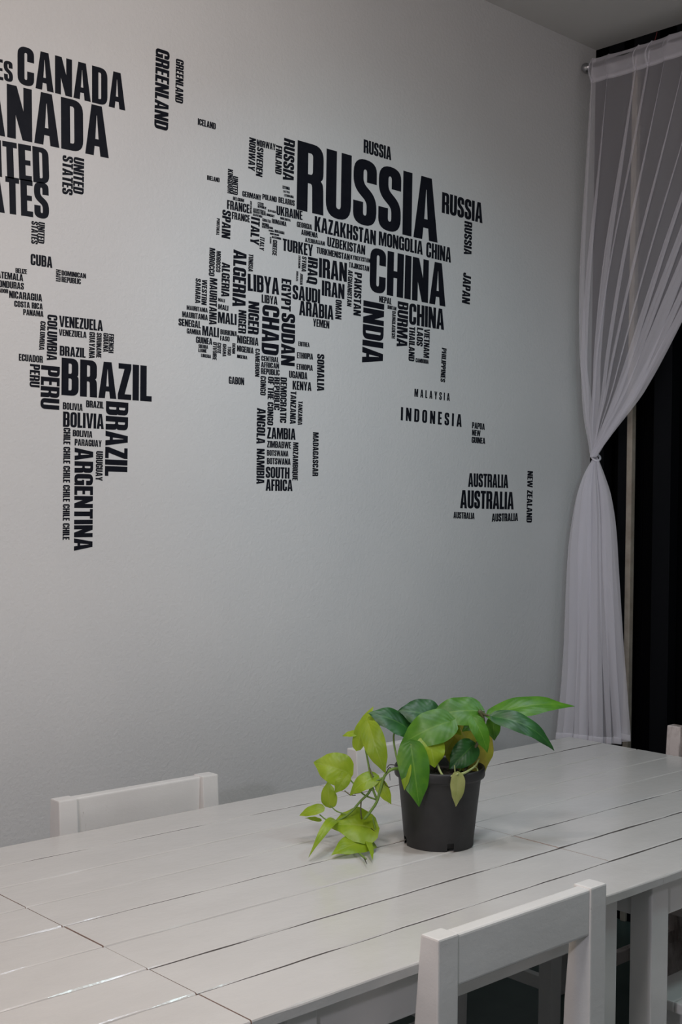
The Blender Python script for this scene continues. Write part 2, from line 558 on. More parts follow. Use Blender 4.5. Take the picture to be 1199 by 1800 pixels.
    G['Z'] = [[(0, 0), (w, 0), (w, T), (0.215, T), (w, 0.86), (w, 1), (0.02, 1), (0.02, 1 - T), (0.205, 1 - T), (0, 0.14)]]
    G["'"] = [[(0.02, 0.66), (0.11, 0.66), (0.15, 1), (0, 1)]]
    return G

GLYPH = {}
for ch, polys in outlines().items():
    pl = []
    for i, p in enumerate(polys):
        q = rounded(p)
        area = sum(q[k - 1].x * q[k].y - q[k].x * q[k - 1].y for k in range(len(q)))
        if (area < 0) != (i > 0):       # outline counter-clockwise, counters clockwise
            q = q[::-1]
        pl.append(q)
    flat = [v for q in pl for v in q]
    tris = tessellate_polygon([[Vector((v.x, v.y, 0)) for v in q] for q in pl])
    GLYPH[ch] = (pl, flat, tris)

STICK = 0.0006      # thickness of the vinyl
def letter_line(bm, text, ox, oz, ang, length, height, track):
    total = textw(text, track)
    sx = length / total
    ca, sa = cos(ang), sin(ang)
    x = 0.0
    def pos(gx, gy, y):
        a = gx * sx; b = gy * height
        return Vector((ox + a * ca - b * sa, y, oz + a * sa + b * ca))
    for ch in text:
        if ch != ' ':
            pl, flat, tris = GLYPH[ch]
            front = [bm.verts.new(pos(x + v.x, v.y, -STICK)) for v in flat]
            back = [bm.verts.new(pos(x + v.x, v.y, 0.0)) for v in flat]
            for t in tris:
                a, b, c = (flat[i] for i in t)
                ccw = (b - a).cross(c - a) > 0
                t = t if ccw else t[::-1]
                try: bm.faces.new([front[i] for i in t])
                except ValueError: pass
            base = 0
            for q in pl:
                n = len(q)
                for k in range(n):
                    i, j = base + k, base + (k + 1) % n
                    bm.faces.new((front[j], front[i], back[i], back[j]))
                base += n
        x += GW[ch] + track

WORDS = [
 ('STATES', 'cut off by the left edge beside the upper CANADA', [('STATES', 1.2557, 2.4312, 0.05, 0.1414, 0.048, 0.045)]),
 ('CANADA', 'upper one of two, starting right of STATES', [('CANADA', 1.4086, 2.4388, 0.0166, 0.2985, 0.0909, 0.045)]),
 ('CANADA', 'lower and larger one, cut off by the left edge', [('CANADA', 1.246, 2.3039, 0.0245, 0.4147, 0.1246, 0.045)]),
 ('UNITED STATES', 'largest of three, cut off by the left edge', [('UNITED', 1.2592, 2.2056, 0.05, 0.237, 0.0851, 0.045), ('STATES', 1.254, 2.1236, 0.0391, 0.2428, 0.0866, 0.045)]),
 ('GREENLAND', 'larger left one of the two', [('GREENLAND', 1.7969, 2.6269, -1.5785, 0.2062, 0.0429, 0.045)]),
 ('GREENLAND', 'smaller right one of the two', [('GREENLAND', 1.86, 2.6157, -1.5757, 0.1138, 0.0248, 0.045)]),
 ('ICELAND', '', [('ICELAND', 1.9327, 2.4587, -0.0013, 0.0594, 0.0173, 0.045)]),
 ('IRELAND', '', [('IRELAND', 1.9658, 2.3191, 0.0201, 0.0419, 0.0123, 0.045)]),
 ('UNITED STATES', 'sideways in two lines right below the end of CANADA', [('UNITED', 1.5612, 2.2982, -1.5737, 0.0885, 0.0293, 0.045), ('STATES', 1.5307, 2.2961, -1.5692, 0.0941, 0.029, 0.045)]),
 ('UNITED STATES', 'smallest of three, sideways just above CUBA', [('UNITED', 1.4676, 2.1234, -1.5876, 0.0508, 0.0176, 0.045), ('STATES', 1.4496, 2.1223, -1.5688, 0.054, 0.0173, 0.045)]),
 ('CUBA', '', [('CUBA', 1.4487, 2.0172, 0.0131, 0.058, 0.0268, 0.045)]),
 ('BELIZE', '', [('BELIZE', 1.4096, 1.9928, 0.0268, 0.03, 0.0114, 0.045)]),
 ('GUATEMALA', '', [('GUATEMALA', 1.3433, 1.974, 0.0168, 0.0864, 0.0162, 0.045)]),
 ('HONDURAS', '', [('HONDURAS', 1.3582, 1.9532, 0.0317, 0.0739, 0.0163, 0.045)]),
 ('EL SALVADOR', '', [('EL SALVADOR', 1.3306, 1.9404, 0.019, 0.0608, 0.0098, 0.045)]),
 ('NICARAGUA', '', [('NICARAGUA', 1.3943, 1.9317, 0.0247, 0.0861, 0.0171, 0.045)]),
 ('COSTA RICA', '', [('COSTA RICA', 1.4078, 1.9126, 0.0273, 0.0746, 0.0144, 0.045)]),
 ('PANAMA', '', [('PANAMA', 1.4311, 1.8959, 0.0242, 0.0535, 0.014, 0.045)]),
 ('HAITI', '', [('HAITI', 1.5171, 2.0167, -1.58, 0.0291, 0.0127, 0.045)]),
 ('DOMINICAN REPUBLIC', '', [('DOMINICAN', 1.5322, 2.0036, 0.0237, 0.0679, 0.0124, 0.045), ('REPUBLIC', 1.5325, 1.9876, 0.0285, 0.0535, 0.0137, 0.045)]),
 ('COLUMBIA', 'larger one, touching VENEZUELA', [('COLUMBIA', 1.4952, 1.905, -1.572, 0.1106, 0.0271, 0.045)]),
 ('COLUMBIA', 'smaller one to the left, with a leaning edge', [('COLUMBIA', 1.477, 1.8868, -1.6141, 0.0696, 0.0138, 0.045)]),
 ('VENEZUELA', 'upper larger one', [('VENEZUELA', 1.5278, 1.8785, 0.0191, 0.1223, 0.027, 0.045)]),
 ('VENEZUELA', 'lower smaller one', [('VENEZUELA', 1.5273, 1.8574, 0.0195, 0.0766, 0.0154, 0.045)]),
 ('BRAZIL', 'medium one right above the huge BRAZIL', [('BRAZIL', 1.5302, 1.8089, 0.013, 0.0716, 0.0239, 0.045)]),
 ('GUAYANA', '', [('GUAYANA', 1.6119, 1.8754, -1.5779, 0.0652, 0.0162, 0.045)]),
 ('SURINAME', '', [('SURINAME', 1.6326, 1.8756, -1.5791, 0.0622, 0.0146, 0.045)]),
 ('FRENCH GUIANA', '', [('FRENCH', 1.6682, 1.8767, -1.59, 0.0478, 0.0146, 0.045), ('GUIANA', 1.6522, 1.8771, -1.5832, 0.0474, 0.0149, 0.045)]),
 ('ECUADOR', '', [('ECUADOR', 1.4212, 1.7864, 0.0028, 0.0632, 0.0166, 0.045)]),
 ('PERU', 'smaller left one under ECUADOR', [('PERU', 1.4506, 1.7816, -1.5755, 0.0549, 0.0264, 0.045)]),
 ('PERU', 'larger right one beside the huge BRAZIL', [('PERU', 1.4802, 1.7813, -1.5744, 0.1046, 0.0506, 0.045)]),
 ('BRAZIL', 'huge level one, the widest of South America', [('BRAZIL', 1.5362, 1.7134, 0.007, 0.2622, 0.0911, 0.045)]),
 ('BOLIVIA', 'small topmost of three', [('BOLIVIA', 1.5405, 1.6789, -0.0138, 0.0549, 0.0173, 0.045)]),
 ('BRAZIL', 'smallest one, under the huge BRAZIL', [('BRAZIL', 1.6053, 1.6881, -0.0021, 0.0499, 0.0173, 0.045)]),
 ('BOLIVIA', 'largest, middle one of three', [('BOLIVIA', 1.5416, 1.6363, 0.0041, 0.1149, 0.0374, 0.045)]),
 ('BOLIVIA', 'small lowest of three, above PARAGUAY', [('BOLIVIA', 1.5688, 1.6147, -0.0189, 0.0551, 0.016, 0.045)]),
 ('PARAGUAY', '', [('PARAGUAY', 1.5744, 1.5923, -0.0045, 0.0766, 0.0164, 0.045)]),
 ('CHILE CHILE CHILE CHILE CHILE CHILE', '', [('CHILE CHILE CHILE CHILE CHILE CHILE', 1.5432, 1.6344, -1.5653, 0.2739, 0.0189, 0.045)]),
 ('ARGENTINA', '', [('ARGENTINA', 1.5748, 1.587, -1.5642, 0.2534, 0.0522, 0.045)]),
 ('URUGUAY', '', [('URUGUAY', 1.6355, 1.5812, -1.5765, 0.0738, 0.0196, 0.045)]),
 ('BRAZIL', 'large sideways one hanging under the huge BRAZIL', [('BRAZIL', 1.6623, 1.7076, -1.5739, 0.1875, 0.0657, 0.045)]),
 ('NORWAY', 'sideways one left of SWEDEN', [('NORWAY', 2.1078, 2.4639, -1.601, 0.0901, 0.0232, 0.045)]),
 ('NORWAY', 'level one above SWEDEN', [('NORWAY', 2.134, 2.4451, 0.0159, 0.0675, 0.0182, 0.045)]),
 ('SWEDEN', '', [('SWEDEN', 2.1355, 2.4436, -1.6083, 0.0806, 0.0229, 0.045)]),
 ('FINLAND', '', [('FINLAND', 2.2029, 2.4625, -1.5891, 0.08, 0.0232, 0.045)]),
 ('RUSSIA', 'sideways one right of FINLAND', [('RUSSIA', 2.2327, 2.489, -1.5964, 0.1182, 0.0402, 0.045)]),
 ('UNITED KINGDOM', '', [('UNITED', 2.0526, 2.3468, -1.5827, 0.0502, 0.0179, 0.045), ('KINGDOM', 2.0354, 2.3626, -1.5845, 0.066, 0.0175, 0.045)]),
 ('GERMANY', '', [('GERMANY', 2.086, 2.2972, 0.0069, 0.0666, 0.015, 0.045)]),
 ('POLAND', '', [('POLAND', 2.157, 2.302, 0.0121, 0.0518, 0.0153, 0.045)]),
 ('BELARUS', '', [('BELARUS', 2.2148, 2.3033, 0.0053, 0.0602, 0.0161, 0.045)]),
 ('ESTONIA', '', [('ESTONIA', 2.2292, 2.3453, 0.0049, 0.0272, 0.0086, 0.045)]),
 ('LATVIA', '', [('LATVIA', 2.232, 2.3353, 0.0208, 0.0244, 0.0061, 0.045)]),
 ('LITHUANIA', '', [('LITHUANIA', 2.2357, 2.3245, 0.0167, 0.0353, 0.0071, 0.045)]),
 ('BELGIUM', '', [('BELGIUM', 2.0537, 2.2814, 0.0036, 0.0384, 0.0094, 0.045)]),
 ('FRANCE', 'upper larger one', [('FRANCE', 2.034, 2.2536, 0.0091, 0.0775, 0.0245, 0.045)]),
 ('FRANCE', 'lower smaller one', [('FRANCE', 2.0511, 2.2293, 0.0082, 0.0619, 0.0197, 0.045)]),
 ('SWITZERLAND', '', [('SWITZERLAND', 2.1135, 2.2896, -1.5822, 0.0345, 0.0062, 0.045)]),
 ('CZECH REPUBLIC', '', [('CZECH', 2.1406, 2.2838, 0.0108, 0.0206, 0.0078, 0.045), ('REPUBLIC', 2.1406, 2.2761, -0.0069, 0.0305, 0.0071, 0.045)]),
 ('AUSTRIA', '', [('AUSTRIA', 2.1239, 2.2588, -0.0117, 0.0457, 0.0137, 0.045)]),
 ('SLOVENIA', '', [('SLOVENIA', 2.1237, 2.2506, -0.0155, 0.0339, 0.0066, 0.045)]),
 ('SLOVAKIA', '', [('SLOVAKIA', 2.1767, 2.2714, 0.0086, 0.0297, 0.0062, 0.045)]),
 ('HUNGARY', '', [('HUNGARY', 2.172, 2.2584, 0.0044, 0.0293, 0.0072, 0.045)]),
 ('UKRAINE', '', [('UKRAINE', 2.2086, 2.2678, 0.0121, 0.0966, 0.0259, 0.045)]),
 ('MOLDOVA', '', [('MOLDOVA', 2.2225, 2.2575, -0.0132, 0.0381, 0.0071, 0.045)]),
 ('CROATIA', '', [('CROATIA', 2.1575, 2.2413, -0.0137, 0.0307, 0.0082, 0.045)]),
 ('ROMANIA', '', [('ROMANIA', 2.192, 2.2417, -0.0107, 0.0535, 0.0128, 0.045)]),
 ('BOSNIA HERZEGOVINA', '', [('BOSNIA', 2.157, 2.2301, -0.0029, 0.0251, 0.0074, 0.045), ('HERZEGOVINA', 2.1569, 2.2227, 0.045, 0.0401, 0.0066, 0.045)]),
 ('SERBIA', '', [('SERBIA', 2.1807, 2.2171, 0.0141, 0.0191, 0.0047, 0.045)]),
 ('BULGARIA', '', [('BULGARIA', 2.2023, 2.2175, -0.0153, 0.0363, 0.008, 0.045)]),
 ('MONTENEGRO', '', [('MONTENEGRO', 2.1857, 2.209, 0.0074, 0.033, 0.0051, 0.045)]),
 ('MACEDONIA', '', [('MACEDONIA', 2.1929, 2.2001, 0.002, 0.0343, 0.0061, 0.045)]),
 ('ALBANIA', '', [('ALBANIA', 2.1858, 2.2025, -1.586, 0.0186, 0.0056, 0.045)]),
 ('GREECE', '', [('GREECE', 2.1968, 2.1965, -1.6077, 0.0434, 0.0159, 0.045)]),
 ('ITALY', 'larger left one under FRANCE', [('ITALY', 2.118, 2.2476, -1.6016, 0.0749, 0.0311, 0.045)]),
 ('ITALY', 'smaller right one', [('ITALY', 2.1503, 2.1967, -1.6121, 0.0362, 0.016, 0.045)]),
 ('SPAIN', '', [('SPAIN', 2.0187, 2.2498, -1.5954, 0.0761, 0.0292, 0.045)]),
 ('PORTUGAL', '', [('PORTUGAL', 2.0001, 2.223, -1.5998, 0.0457, 0.0102, 0.045)]),
 ('MOROCCO', 'larger left one above MAURITANIA', [('MOROCCO', 1.9771, 2.1401, -1.5904, 0.0752, 0.0191, 0.045)]),
 ('MOROCCO', 'smaller right one', [('MOROCCO', 2.0004, 2.1354, -1.5857, 0.0568, 0.0149, 0.045)]),
 ('ALGERIA', 'smaller left one above MALI', [('ALGERIA', 2.0194, 2.1075, -1.5817, 0.0928, 0.0273, 0.045)]),
 ('ALGERIA', 'larger right one beside LIBYA', [('ALGERIA', 2.0583, 2.1481, -1.5807, 0.1548, 0.0454, 0.045)]),
 ('TUNISIA', '', [('TUNISIA', 2.1113, 2.1439, -1.5947, 0.0484, 0.0161, 0.045)]),
 ('LIBYA', 'larger upper one', [('LIBYA', 2.1097, 2.0421, 0.0237, 0.1125, 0.0468, 0.045)]),
 ('LIBYA', 'smaller lower one above CHAD', [('LIBYA', 2.1592, 2.0154, 0.009, 0.0572, 0.023, 0.045)]),
 ('EGYPT', '', [('EGYPT', 2.2306, 2.0928, -1.5773, 0.0896, 0.0356, 0.045)]),
 ('MALI', 'smallest, topmost of four', [('MALI', 2.0081, 2.0005, -0.0333, 0.0228, 0.0091, 0.045)]),
 ('MALI', 'second from the top of four', [('MALI', 2.0084, 1.9793, -0.0272, 0.0347, 0.014, 0.045)]),
 ('WESTRN SAHARA', '', [('WESTRN', 1.9537, 2.052, -1.586, 0.0674, 0.0172, 0.045), ('SAHARA', 1.933, 2.0523, -1.5849, 0.0662, 0.0168, 0.045)]),
 ('MAURITANIA', 'long sideways one under MOROCCO', [('MAURITANIA', 1.9792, 2.0601, -1.5742, 0.1253, 0.0251, 0.045)]),
 ('MAURITANIA', 'upper level one under SAHARA', [('MAURITANIA', 1.9051, 1.9651, 0.0047, 0.0685, 0.012, 0.045)]),
 ('MAURITANIA', 'lower level one above SENEGAL', [('MAURITANIA', 1.8909, 1.9444, 0.0036, 0.0834, 0.0151, 0.045)]),
 ('SENEGAL', '', [('SENEGAL', 1.8795, 1.9207, 0.005, 0.072, 0.0189, 0.045)]),
 ('MALI', 'largest, left of NIGER', [('MALI', 2.0086, 1.9421, 0.0106, 0.0634, 0.0302, 0.045)]),
 ('MALI', 'lowest of four, right of GAMBIA', [('MALI', 1.9567, 1.9033, -0.0059, 0.0556, 0.0258, 0.045)]),
 ('GAMBIA', '', [('GAMBIA', 1.9064, 1.903, -0.0054, 0.0459, 0.0136, 0.045)]),
 ('BURKINA FASO', '', [('BURKINA', 2.0171, 1.9121, -0.0003, 0.0568, 0.014, 0.045), ('FASO', 2.0166, 1.8957, 0.0067, 0.0324, 0.013, 0.045)]),
 ('GUINEA', '', [('GUINEA', 1.9366, 1.881, 0.0006, 0.0534, 0.0172, 0.045)]),
 ('SIERRA LEONE', '', [('SIERRA', 1.945, 1.8683, 0.0131, 0.0316, 0.01, 0.045), ('LEONE', 1.9444, 1.8577, 0.0067, 0.0276, 0.0093, 0.045)]),
 ('LIBERIA', '', [('LIBERIA', 1.954, 1.8449, -0.0081, 0.0327, 0.0091, 0.045)]),
 ("COTE D'IVOIRE", '', [('COTE', 2.0081, 1.8893, -1.6029, 0.0293, 0.0126, 0.045), ("D'IVOIRE", 1.9932, 1.889, -1.5897, 0.0477, 0.0132, 0.045)]),
 ('GHANA', '', [('GHANA', 2.026, 1.8877, -1.5848, 0.0341, 0.0121, 0.045)]),
 ('TOGO', '', [('TOGO', 2.0429, 1.8825, -1.5894, 0.0244, 0.0118, 0.045)]),
 ('BENIN', '', [('BENIN', 2.0586, 1.8927, -1.5945, 0.0286, 0.0104, 0.045)]),
 ('NIGER', 'smaller left one beside MALI', [('NIGER', 2.0786, 1.9859, -1.5783, 0.0635, 0.0274, 0.045)]),
 ('NIGER', 'larger right one beside CHAD', [('NIGER', 2.1129, 2.0146, -1.5811, 0.09, 0.038, 0.045)]),
 ('NIGERIA', 'largest, topmost of three', [('NIGERIA', 2.075, 1.8948, -0.007, 0.0747, 0.0215, 0.045)]),
 ('NIGERIA', 'middle one of three', [('NIGERIA', 2.0746, 1.872, -0.0262, 0.058, 0.0166, 0.045)]),
 ('NIGERIA', 'smallest, lowest of three', [('NIGERIA', 2.0751, 1.8539, -0.0237, 0.0359, 0.0095, 0.045)]),
 ('CHAD', '', [('CHAD', 2.1623, 2.0111, -1.5769, 0.1373, 0.0618, 0.045)]),
 ('SUDAN', '', [('SUDAN', 2.232, 1.9965, -1.5675, 0.1476, 0.0508, 0.045)]),
 ('CAMEROON', '', [('CAMEROON', 2.1394, 1.8864, -1.5751, 0.0779, 0.0159, 0.045)]),
 ('CENTRAL AFRICAN REPUBLIC', '', [('CENTRAL', 2.1609, 1.8538, 0.0118, 0.063, 0.0145, 0.045), ('AFRICAN', 2.1603, 1.8362, 0.016, 0.0653, 0.0151, 0.045), ('REPUBLIC', 2.1604, 1.817, 0.0158, 0.0674, 0.0168, 0.045)]),
 ('CONGO', 'short sideways one above ANGOLA', [('CONGO', 2.159, 1.812, -1.5816, 0.0535, 0.0199, 0.045)]),
 ('DEMOCRATIC REPUBLIC OF THE CONGO', '', [('OF THE CONGO', 2.1857, 1.8126, -1.574, 0.1361, 0.0217, 0.045), ('REPUBLIC', 2.2085, 1.8131, -1.5639, 0.0928, 0.0207, 0.045), ('DEMOCRATIC', 2.2317, 1.8143, -1.5706, 0.1285, 0.0234, 0.045)]),
 ('GABON', '', [('GABON', 2.0479, 1.7812, 0.0075, 0.0532, 0.0202, 0.045)]),
 ('ERITREA', '', [('ERITREA', 2.296, 1.9087, 0.011, 0.0426, 0.013, 0.045)]),
 ('ETHIOPIA', 'upper one of two', [('ETHIOPIA', 2.2921, 1.8734, 0.0206, 0.0609, 0.0172, 0.045)]),
 ('ETHIOPIA', 'lower one of two, above UGANDA', [('ETHIOPIA', 2.2911, 1.8414, 0.014, 0.0617, 0.0163, 0.045)]),
 ('UGANDA', '', [('UGANDA', 2.2633, 1.8152, 0.0072, 0.069, 0.0204, 0.045)]),
 ('KENYA', '', [('KENYA', 2.277, 1.783, 0.0094, 0.0715, 0.0251, 0.045)]),
 ('SOMALIA', '', [('SOMALIA', 2.3689, 1.8935, -1.5601, 0.1078, 0.0278, 0.045)]),
 ('TANZANIA', 'larger left one', [('TANZANIA', 2.2697, 1.7784, -1.582, 0.0938, 0.0214, 0.045)]),
 ('TANZANIA', 'smaller right one', [('TANZANIA', 2.2989, 1.752, -1.5789, 0.0687, 0.0163, 0.045)]),
 ('ANGOLA', '', [('ANGOLA', 2.1483, 1.7222, -1.5806, 0.0994, 0.0309, 0.045)]),
 ('NAMIBIA', '', [('NAMIBIA', 2.1491, 1.6093, -1.5675, 0.0982, 0.0282, 0.045)]),
 ('ZAMBIA', '', [('ZAMBIA', 2.1857, 1.6389, 0.0114, 0.1049, 0.0319, 0.045)]),
 ('ZIMBABWE', '', [('ZIMBABWE', 2.186, 1.614, 0.0049, 0.0879, 0.019, 0.045)]),
 ('BOTSWANA', 'upper one of two', [('BOTSWANA', 2.1857, 1.5911, 0.0058, 0.0788, 0.0163, 0.045)]),
 ('BOTSWANA', 'lower one of two, above SOUTH AFRICA', [('BOTSWANA', 2.1862, 1.5672, 0.0118, 0.0869, 0.0179, 0.045)]),
 ('SOUTH AFRICA', '', [('SOUTH', 2.1826, 1.5289, 0.0001, 0.0873, 0.0316, 0.045), ('AFRICA', 2.1831, 1.4929, 0.0095, 0.0985, 0.0324, 0.045)]),
 ('MOZAMBIQUE', '', [('MOZAMBIQUE', 2.2817, 1.6333, -1.5779, 0.109, 0.02, 0.045)]),
 ('MADAGASCAR', '', [('MADAGASCAR', 2.3568, 1.6655, -1.5668, 0.1268, 0.022, 0.045)]),
 ('RUSSIA', 'huge one, the biggest word of the map', [('RUSSIA', 2.2825, 2.296, -0.0034, 0.5921, 0.197, 0.045)]),
 ('RUSSIA', 'small level one floating above the huge RUSSIA', [('RUSSIA', 2.5439, 2.5116, 0.0039, 0.117, 0.0401, 0.045)]),
 ('RUSSIA', 'medium level one right of the huge RUSSIA', [('RUSSIA', 2.8931, 2.3929, -0.0043, 0.1981, 0.066, 0.045)]),
 ('RUSSIA', 'sideways one at the far right above JAPAN', [('RUSSIA', 3.0027, 2.3859, -1.5825, 0.1085, 0.0373, 0.045)]),
 ('KAZAKHSTAN', '', [('KAZAKHSTAN', 2.3518, 2.2455, -0.01, 0.2483, 0.0438, 0.045)]),
 ('MONGOLIA', '', [('MONGOLIA', 2.6128, 2.2459, -0.0034, 0.1941, 0.0421, 0.045)]),
 ('CHINA', 'smallest one, right of MONGOLIA', [('CHINA', 2.823, 2.2412, -0.0106, 0.1163, 0.0479, 0.045)]),
 ('GEORGIA', '', [('GEORGIA', 2.2845, 2.2469, 0.0063, 0.0573, 0.0152, 0.045)]),
 ('ARMENIA', '', [('ARMENIA', 2.3015, 2.2271, -0.0007, 0.0627, 0.0151, 0.045)]),
 ('AZERBAIJAN', '', [('AZERBAIJAN', 2.3164, 2.2088, 0.0077, 0.076, 0.0123, 0.045)]),
 ('UZBEKISTAN', '', [('UZBEKISTAN', 2.402, 2.2098, -0.0152, 0.1541, 0.0276, 0.045)]),
 ('TURKEY', '', [('TURKEY', 2.2327, 2.1713, -0.0001, 0.1142, 0.0341, 0.045)]),
 ('TURKMENISTAN', '', [('TURKMENISTAN', 2.3608, 2.1832, -0.0114, 0.132, 0.0184, 0.045)]),
 ('KYRGYZSTAN', '', [('KYRGYZSTAN', 2.4961, 2.1859, 0.0091, 0.0812, 0.0131, 0.045)]),
 ('TAJIKISTAN', '', [('TAJIKISTAN', 2.4897, 2.1606, -0.0078, 0.0845, 0.0161, 0.045)]),
 ('IRAN', 'larger upper one', [('IRAN', 2.3714, 2.1155, 0.0047, 0.1108, 0.0561, 0.045)]),
 ('IRAN', 'smaller lower one', [('IRAN', 2.3836, 2.0643, -0.0016, 0.0897, 0.0439, 0.045)]),
 ('IRAQ', '', [('IRAQ', 2.3287, 2.1683, -1.588, 0.076, 0.0377, 0.045)]),
 ('SYRIA', '', [('SYRIA', 2.3061, 2.1667, -1.6089, 0.044, 0.017, 0.045)]),
 ('LEBANON', '', [('LEBANON', 2.2922, 2.1664, -1.588, 0.0362, 0.0078, 0.045)]),
 ('ISRAEL', '', [('ISRAEL', 2.285, 2.1208, -1.6036, 0.0293, 0.0073, 0.045)]),
 ('JORDAN', '', [('JORDAN', 2.2997, 2.1168, -1.6023, 0.0323, 0.0105, 0.045)]),
 ('SAUDI ARABIA', '', [('SAUDI', 2.272, 2.0394, 0.0001, 0.1053, 0.0411, 0.045), ('ARABIA', 2.2977, 1.9972, 0.0071, 0.133, 0.0413, 0.045)]),
 ('OMAN', '', [('OMAN', 2.4386, 2.0598, -1.5795, 0.0572, 0.0244, 0.045)]),
 ('YEMEN', '', [('YEMEN', 2.3511, 1.9712, -0.0041, 0.0638, 0.0223, 0.045)]),
 ('AFGHANISTAN', '', [('AFGHANISTAN', 2.4874, 2.1533, -1.6021, 0.1075, 0.0185, 0.045)]),
 ('PAKISTAN', '', [('PAKISTAN', 2.5137, 2.1506, -1.5906, 0.1284, 0.0304, 0.045)]),
 ('INDIA', '', [('INDIA', 2.5523, 2.0714, -1.5856, 0.1867, 0.0877, 0.045)]),
 ('CHINA', 'largest one of three', [('CHINA', 2.5764, 2.1005, -0.0122, 0.3397, 0.1349, 0.045)]),
 ('NEPAL', '', [('NEPAL', 2.6178, 2.0738, -0.0268, 0.0536, 0.0195, 0.045)]),
 ('BHUTAN', '', [('BHUTAN', 2.6544, 2.0581, -0.0394, 0.038, 0.0114, 0.045)]),
 ('BURMA', '', [('BURMA', 2.699, 2.0873, -1.5917, 0.1399, 0.0468, 0.045)]),
 ('BANGLADESH', '', [('BANGLADESH', 2.6751, 2.0539, -1.586, 0.0839, 0.0154, 0.045)]),
 ('CHINA', 'medium one below the largest CHINA', [('CHINA', 2.75, 2.0214, -0.002, 0.1608, 0.0661, 0.045)]),
 ('THAILAND', '', [('THAILAND', 2.7514, 2.0153, -1.5835, 0.1073, 0.0261, 0.045)]),
 ('LAOS', '', [('LAOS', 2.7866, 2.0161, -1.6043, 0.0574, 0.028, 0.045)]),
 ('VIETNAM', '', [('VIETNAM', 2.8193, 2.0159, -1.59, 0.0913, 0.0257, 0.045)]),
 ('CAMBODIA', '', [('CAMBODIA', 2.7817, 1.9064, -0.0047, 0.0594, 0.0132, 0.045)]),
 ('JAPAN', '', [('JAPAN', 3.0003, 2.2184, -1.6208, 0.0994, 0.0387, 0.045)]),
 ('PHILIPPINES', '', [('PHILIPPINES', 2.9029, 1.9638, -1.6137, 0.1091, 0.0216, 0.045)]),
 ('MALAYSIA', '', [('MALAYSIA', 2.7787, 1.7986, -0.0152, 0.1641, 0.0248, 0.42)]),
 ('INDONESIA', '', [('INDONESIA', 2.7192, 1.7215, -0.0199, 0.2833, 0.0409, 0.3)]),
 ('PAPUA NEW GUINEA', '', [('PAPUA', 3.0539, 1.7146, -0.0327, 0.0638, 0.0208, 0.045), ('NEW', 3.0545, 1.6915, -0.0334, 0.0419, 0.0193, 0.045), ('GUINEA', 3.0532, 1.6673, -0.0188, 0.0679, 0.02, 0.045)]),
 ('AUSTRALIA', 'medium topmost of four', [('AUSTRALIA', 3.039, 1.5223, 0.0023, 0.2049, 0.045, 0.045)]),
 ('AUSTRALIA', 'largest of four', [('AUSTRALIA', 3.0012, 1.452, -0.0058, 0.2735, 0.0594, 0.045)]),
 ('AUSTRALIA', 'small one at the lower left of the largest AUSTRALIA', [('AUSTRALIA', 2.9694, 1.4194, -0.0276, 0.1034, 0.0211, 0.045)]),
 ('AUSTRALIA', 'small one at the lower right of the largest AUSTRALIA', [('AUSTRALIA', 3.1613, 1.4087, 0.0185, 0.138, 0.0269, 0.045)]),
 ('NEW ZEALAND', '', [('NEW ZEALAND', 3.3475, 1.5839, -1.5808, 0.1777, 0.0295, 0.045)]),
]


for name, hint, lines in WORDS:
    bm = bmesh.new()
    for text, ox, oz, ang, length, height, track in lines:
        letter_line(bm, text, ox, oz, ang, length, height, track)
    bmesh.ops.recalc_face_normals(bm, faces=bm.faces)
    # put the object's origin at the middle of the word, on the wall
    xs = [v.co.x for v in bm.verts]; zs = [v.co.z for v in bm.verts]
    cx, cz = (min(xs) + max(xs)) / 2, (min(zs) + max(zs)) / 2
    for v in bm.verts:
        v.co.x -= cx; v.co.z -= cz
    o = link_mesh('wall_lettering', bm, M_VINYL, None, False, (cx, 0, cz))
    side = lines[0][3] < -0.8
    if name.startswith('CHILE'):
        label = 'narrow sideways strip repeating the word CHILE six times, left of ARGENTINA'
    elif hint:
        label = 'black wall lettering ' + name + ', ' + hint
    else:
        hh = max(l[5] for l in lines)
        size = 'tiny ' if hh < 0.012 else 'small ' if hh < 0.024 else 'large ' if hh > 0.05 else ''
        label = size + 'black ' + ('sideways ' if side else '') + 'lettering ' + name + ' on the white wall'
    tag(o, label, 'wall lettering', 'country names on the map wall')

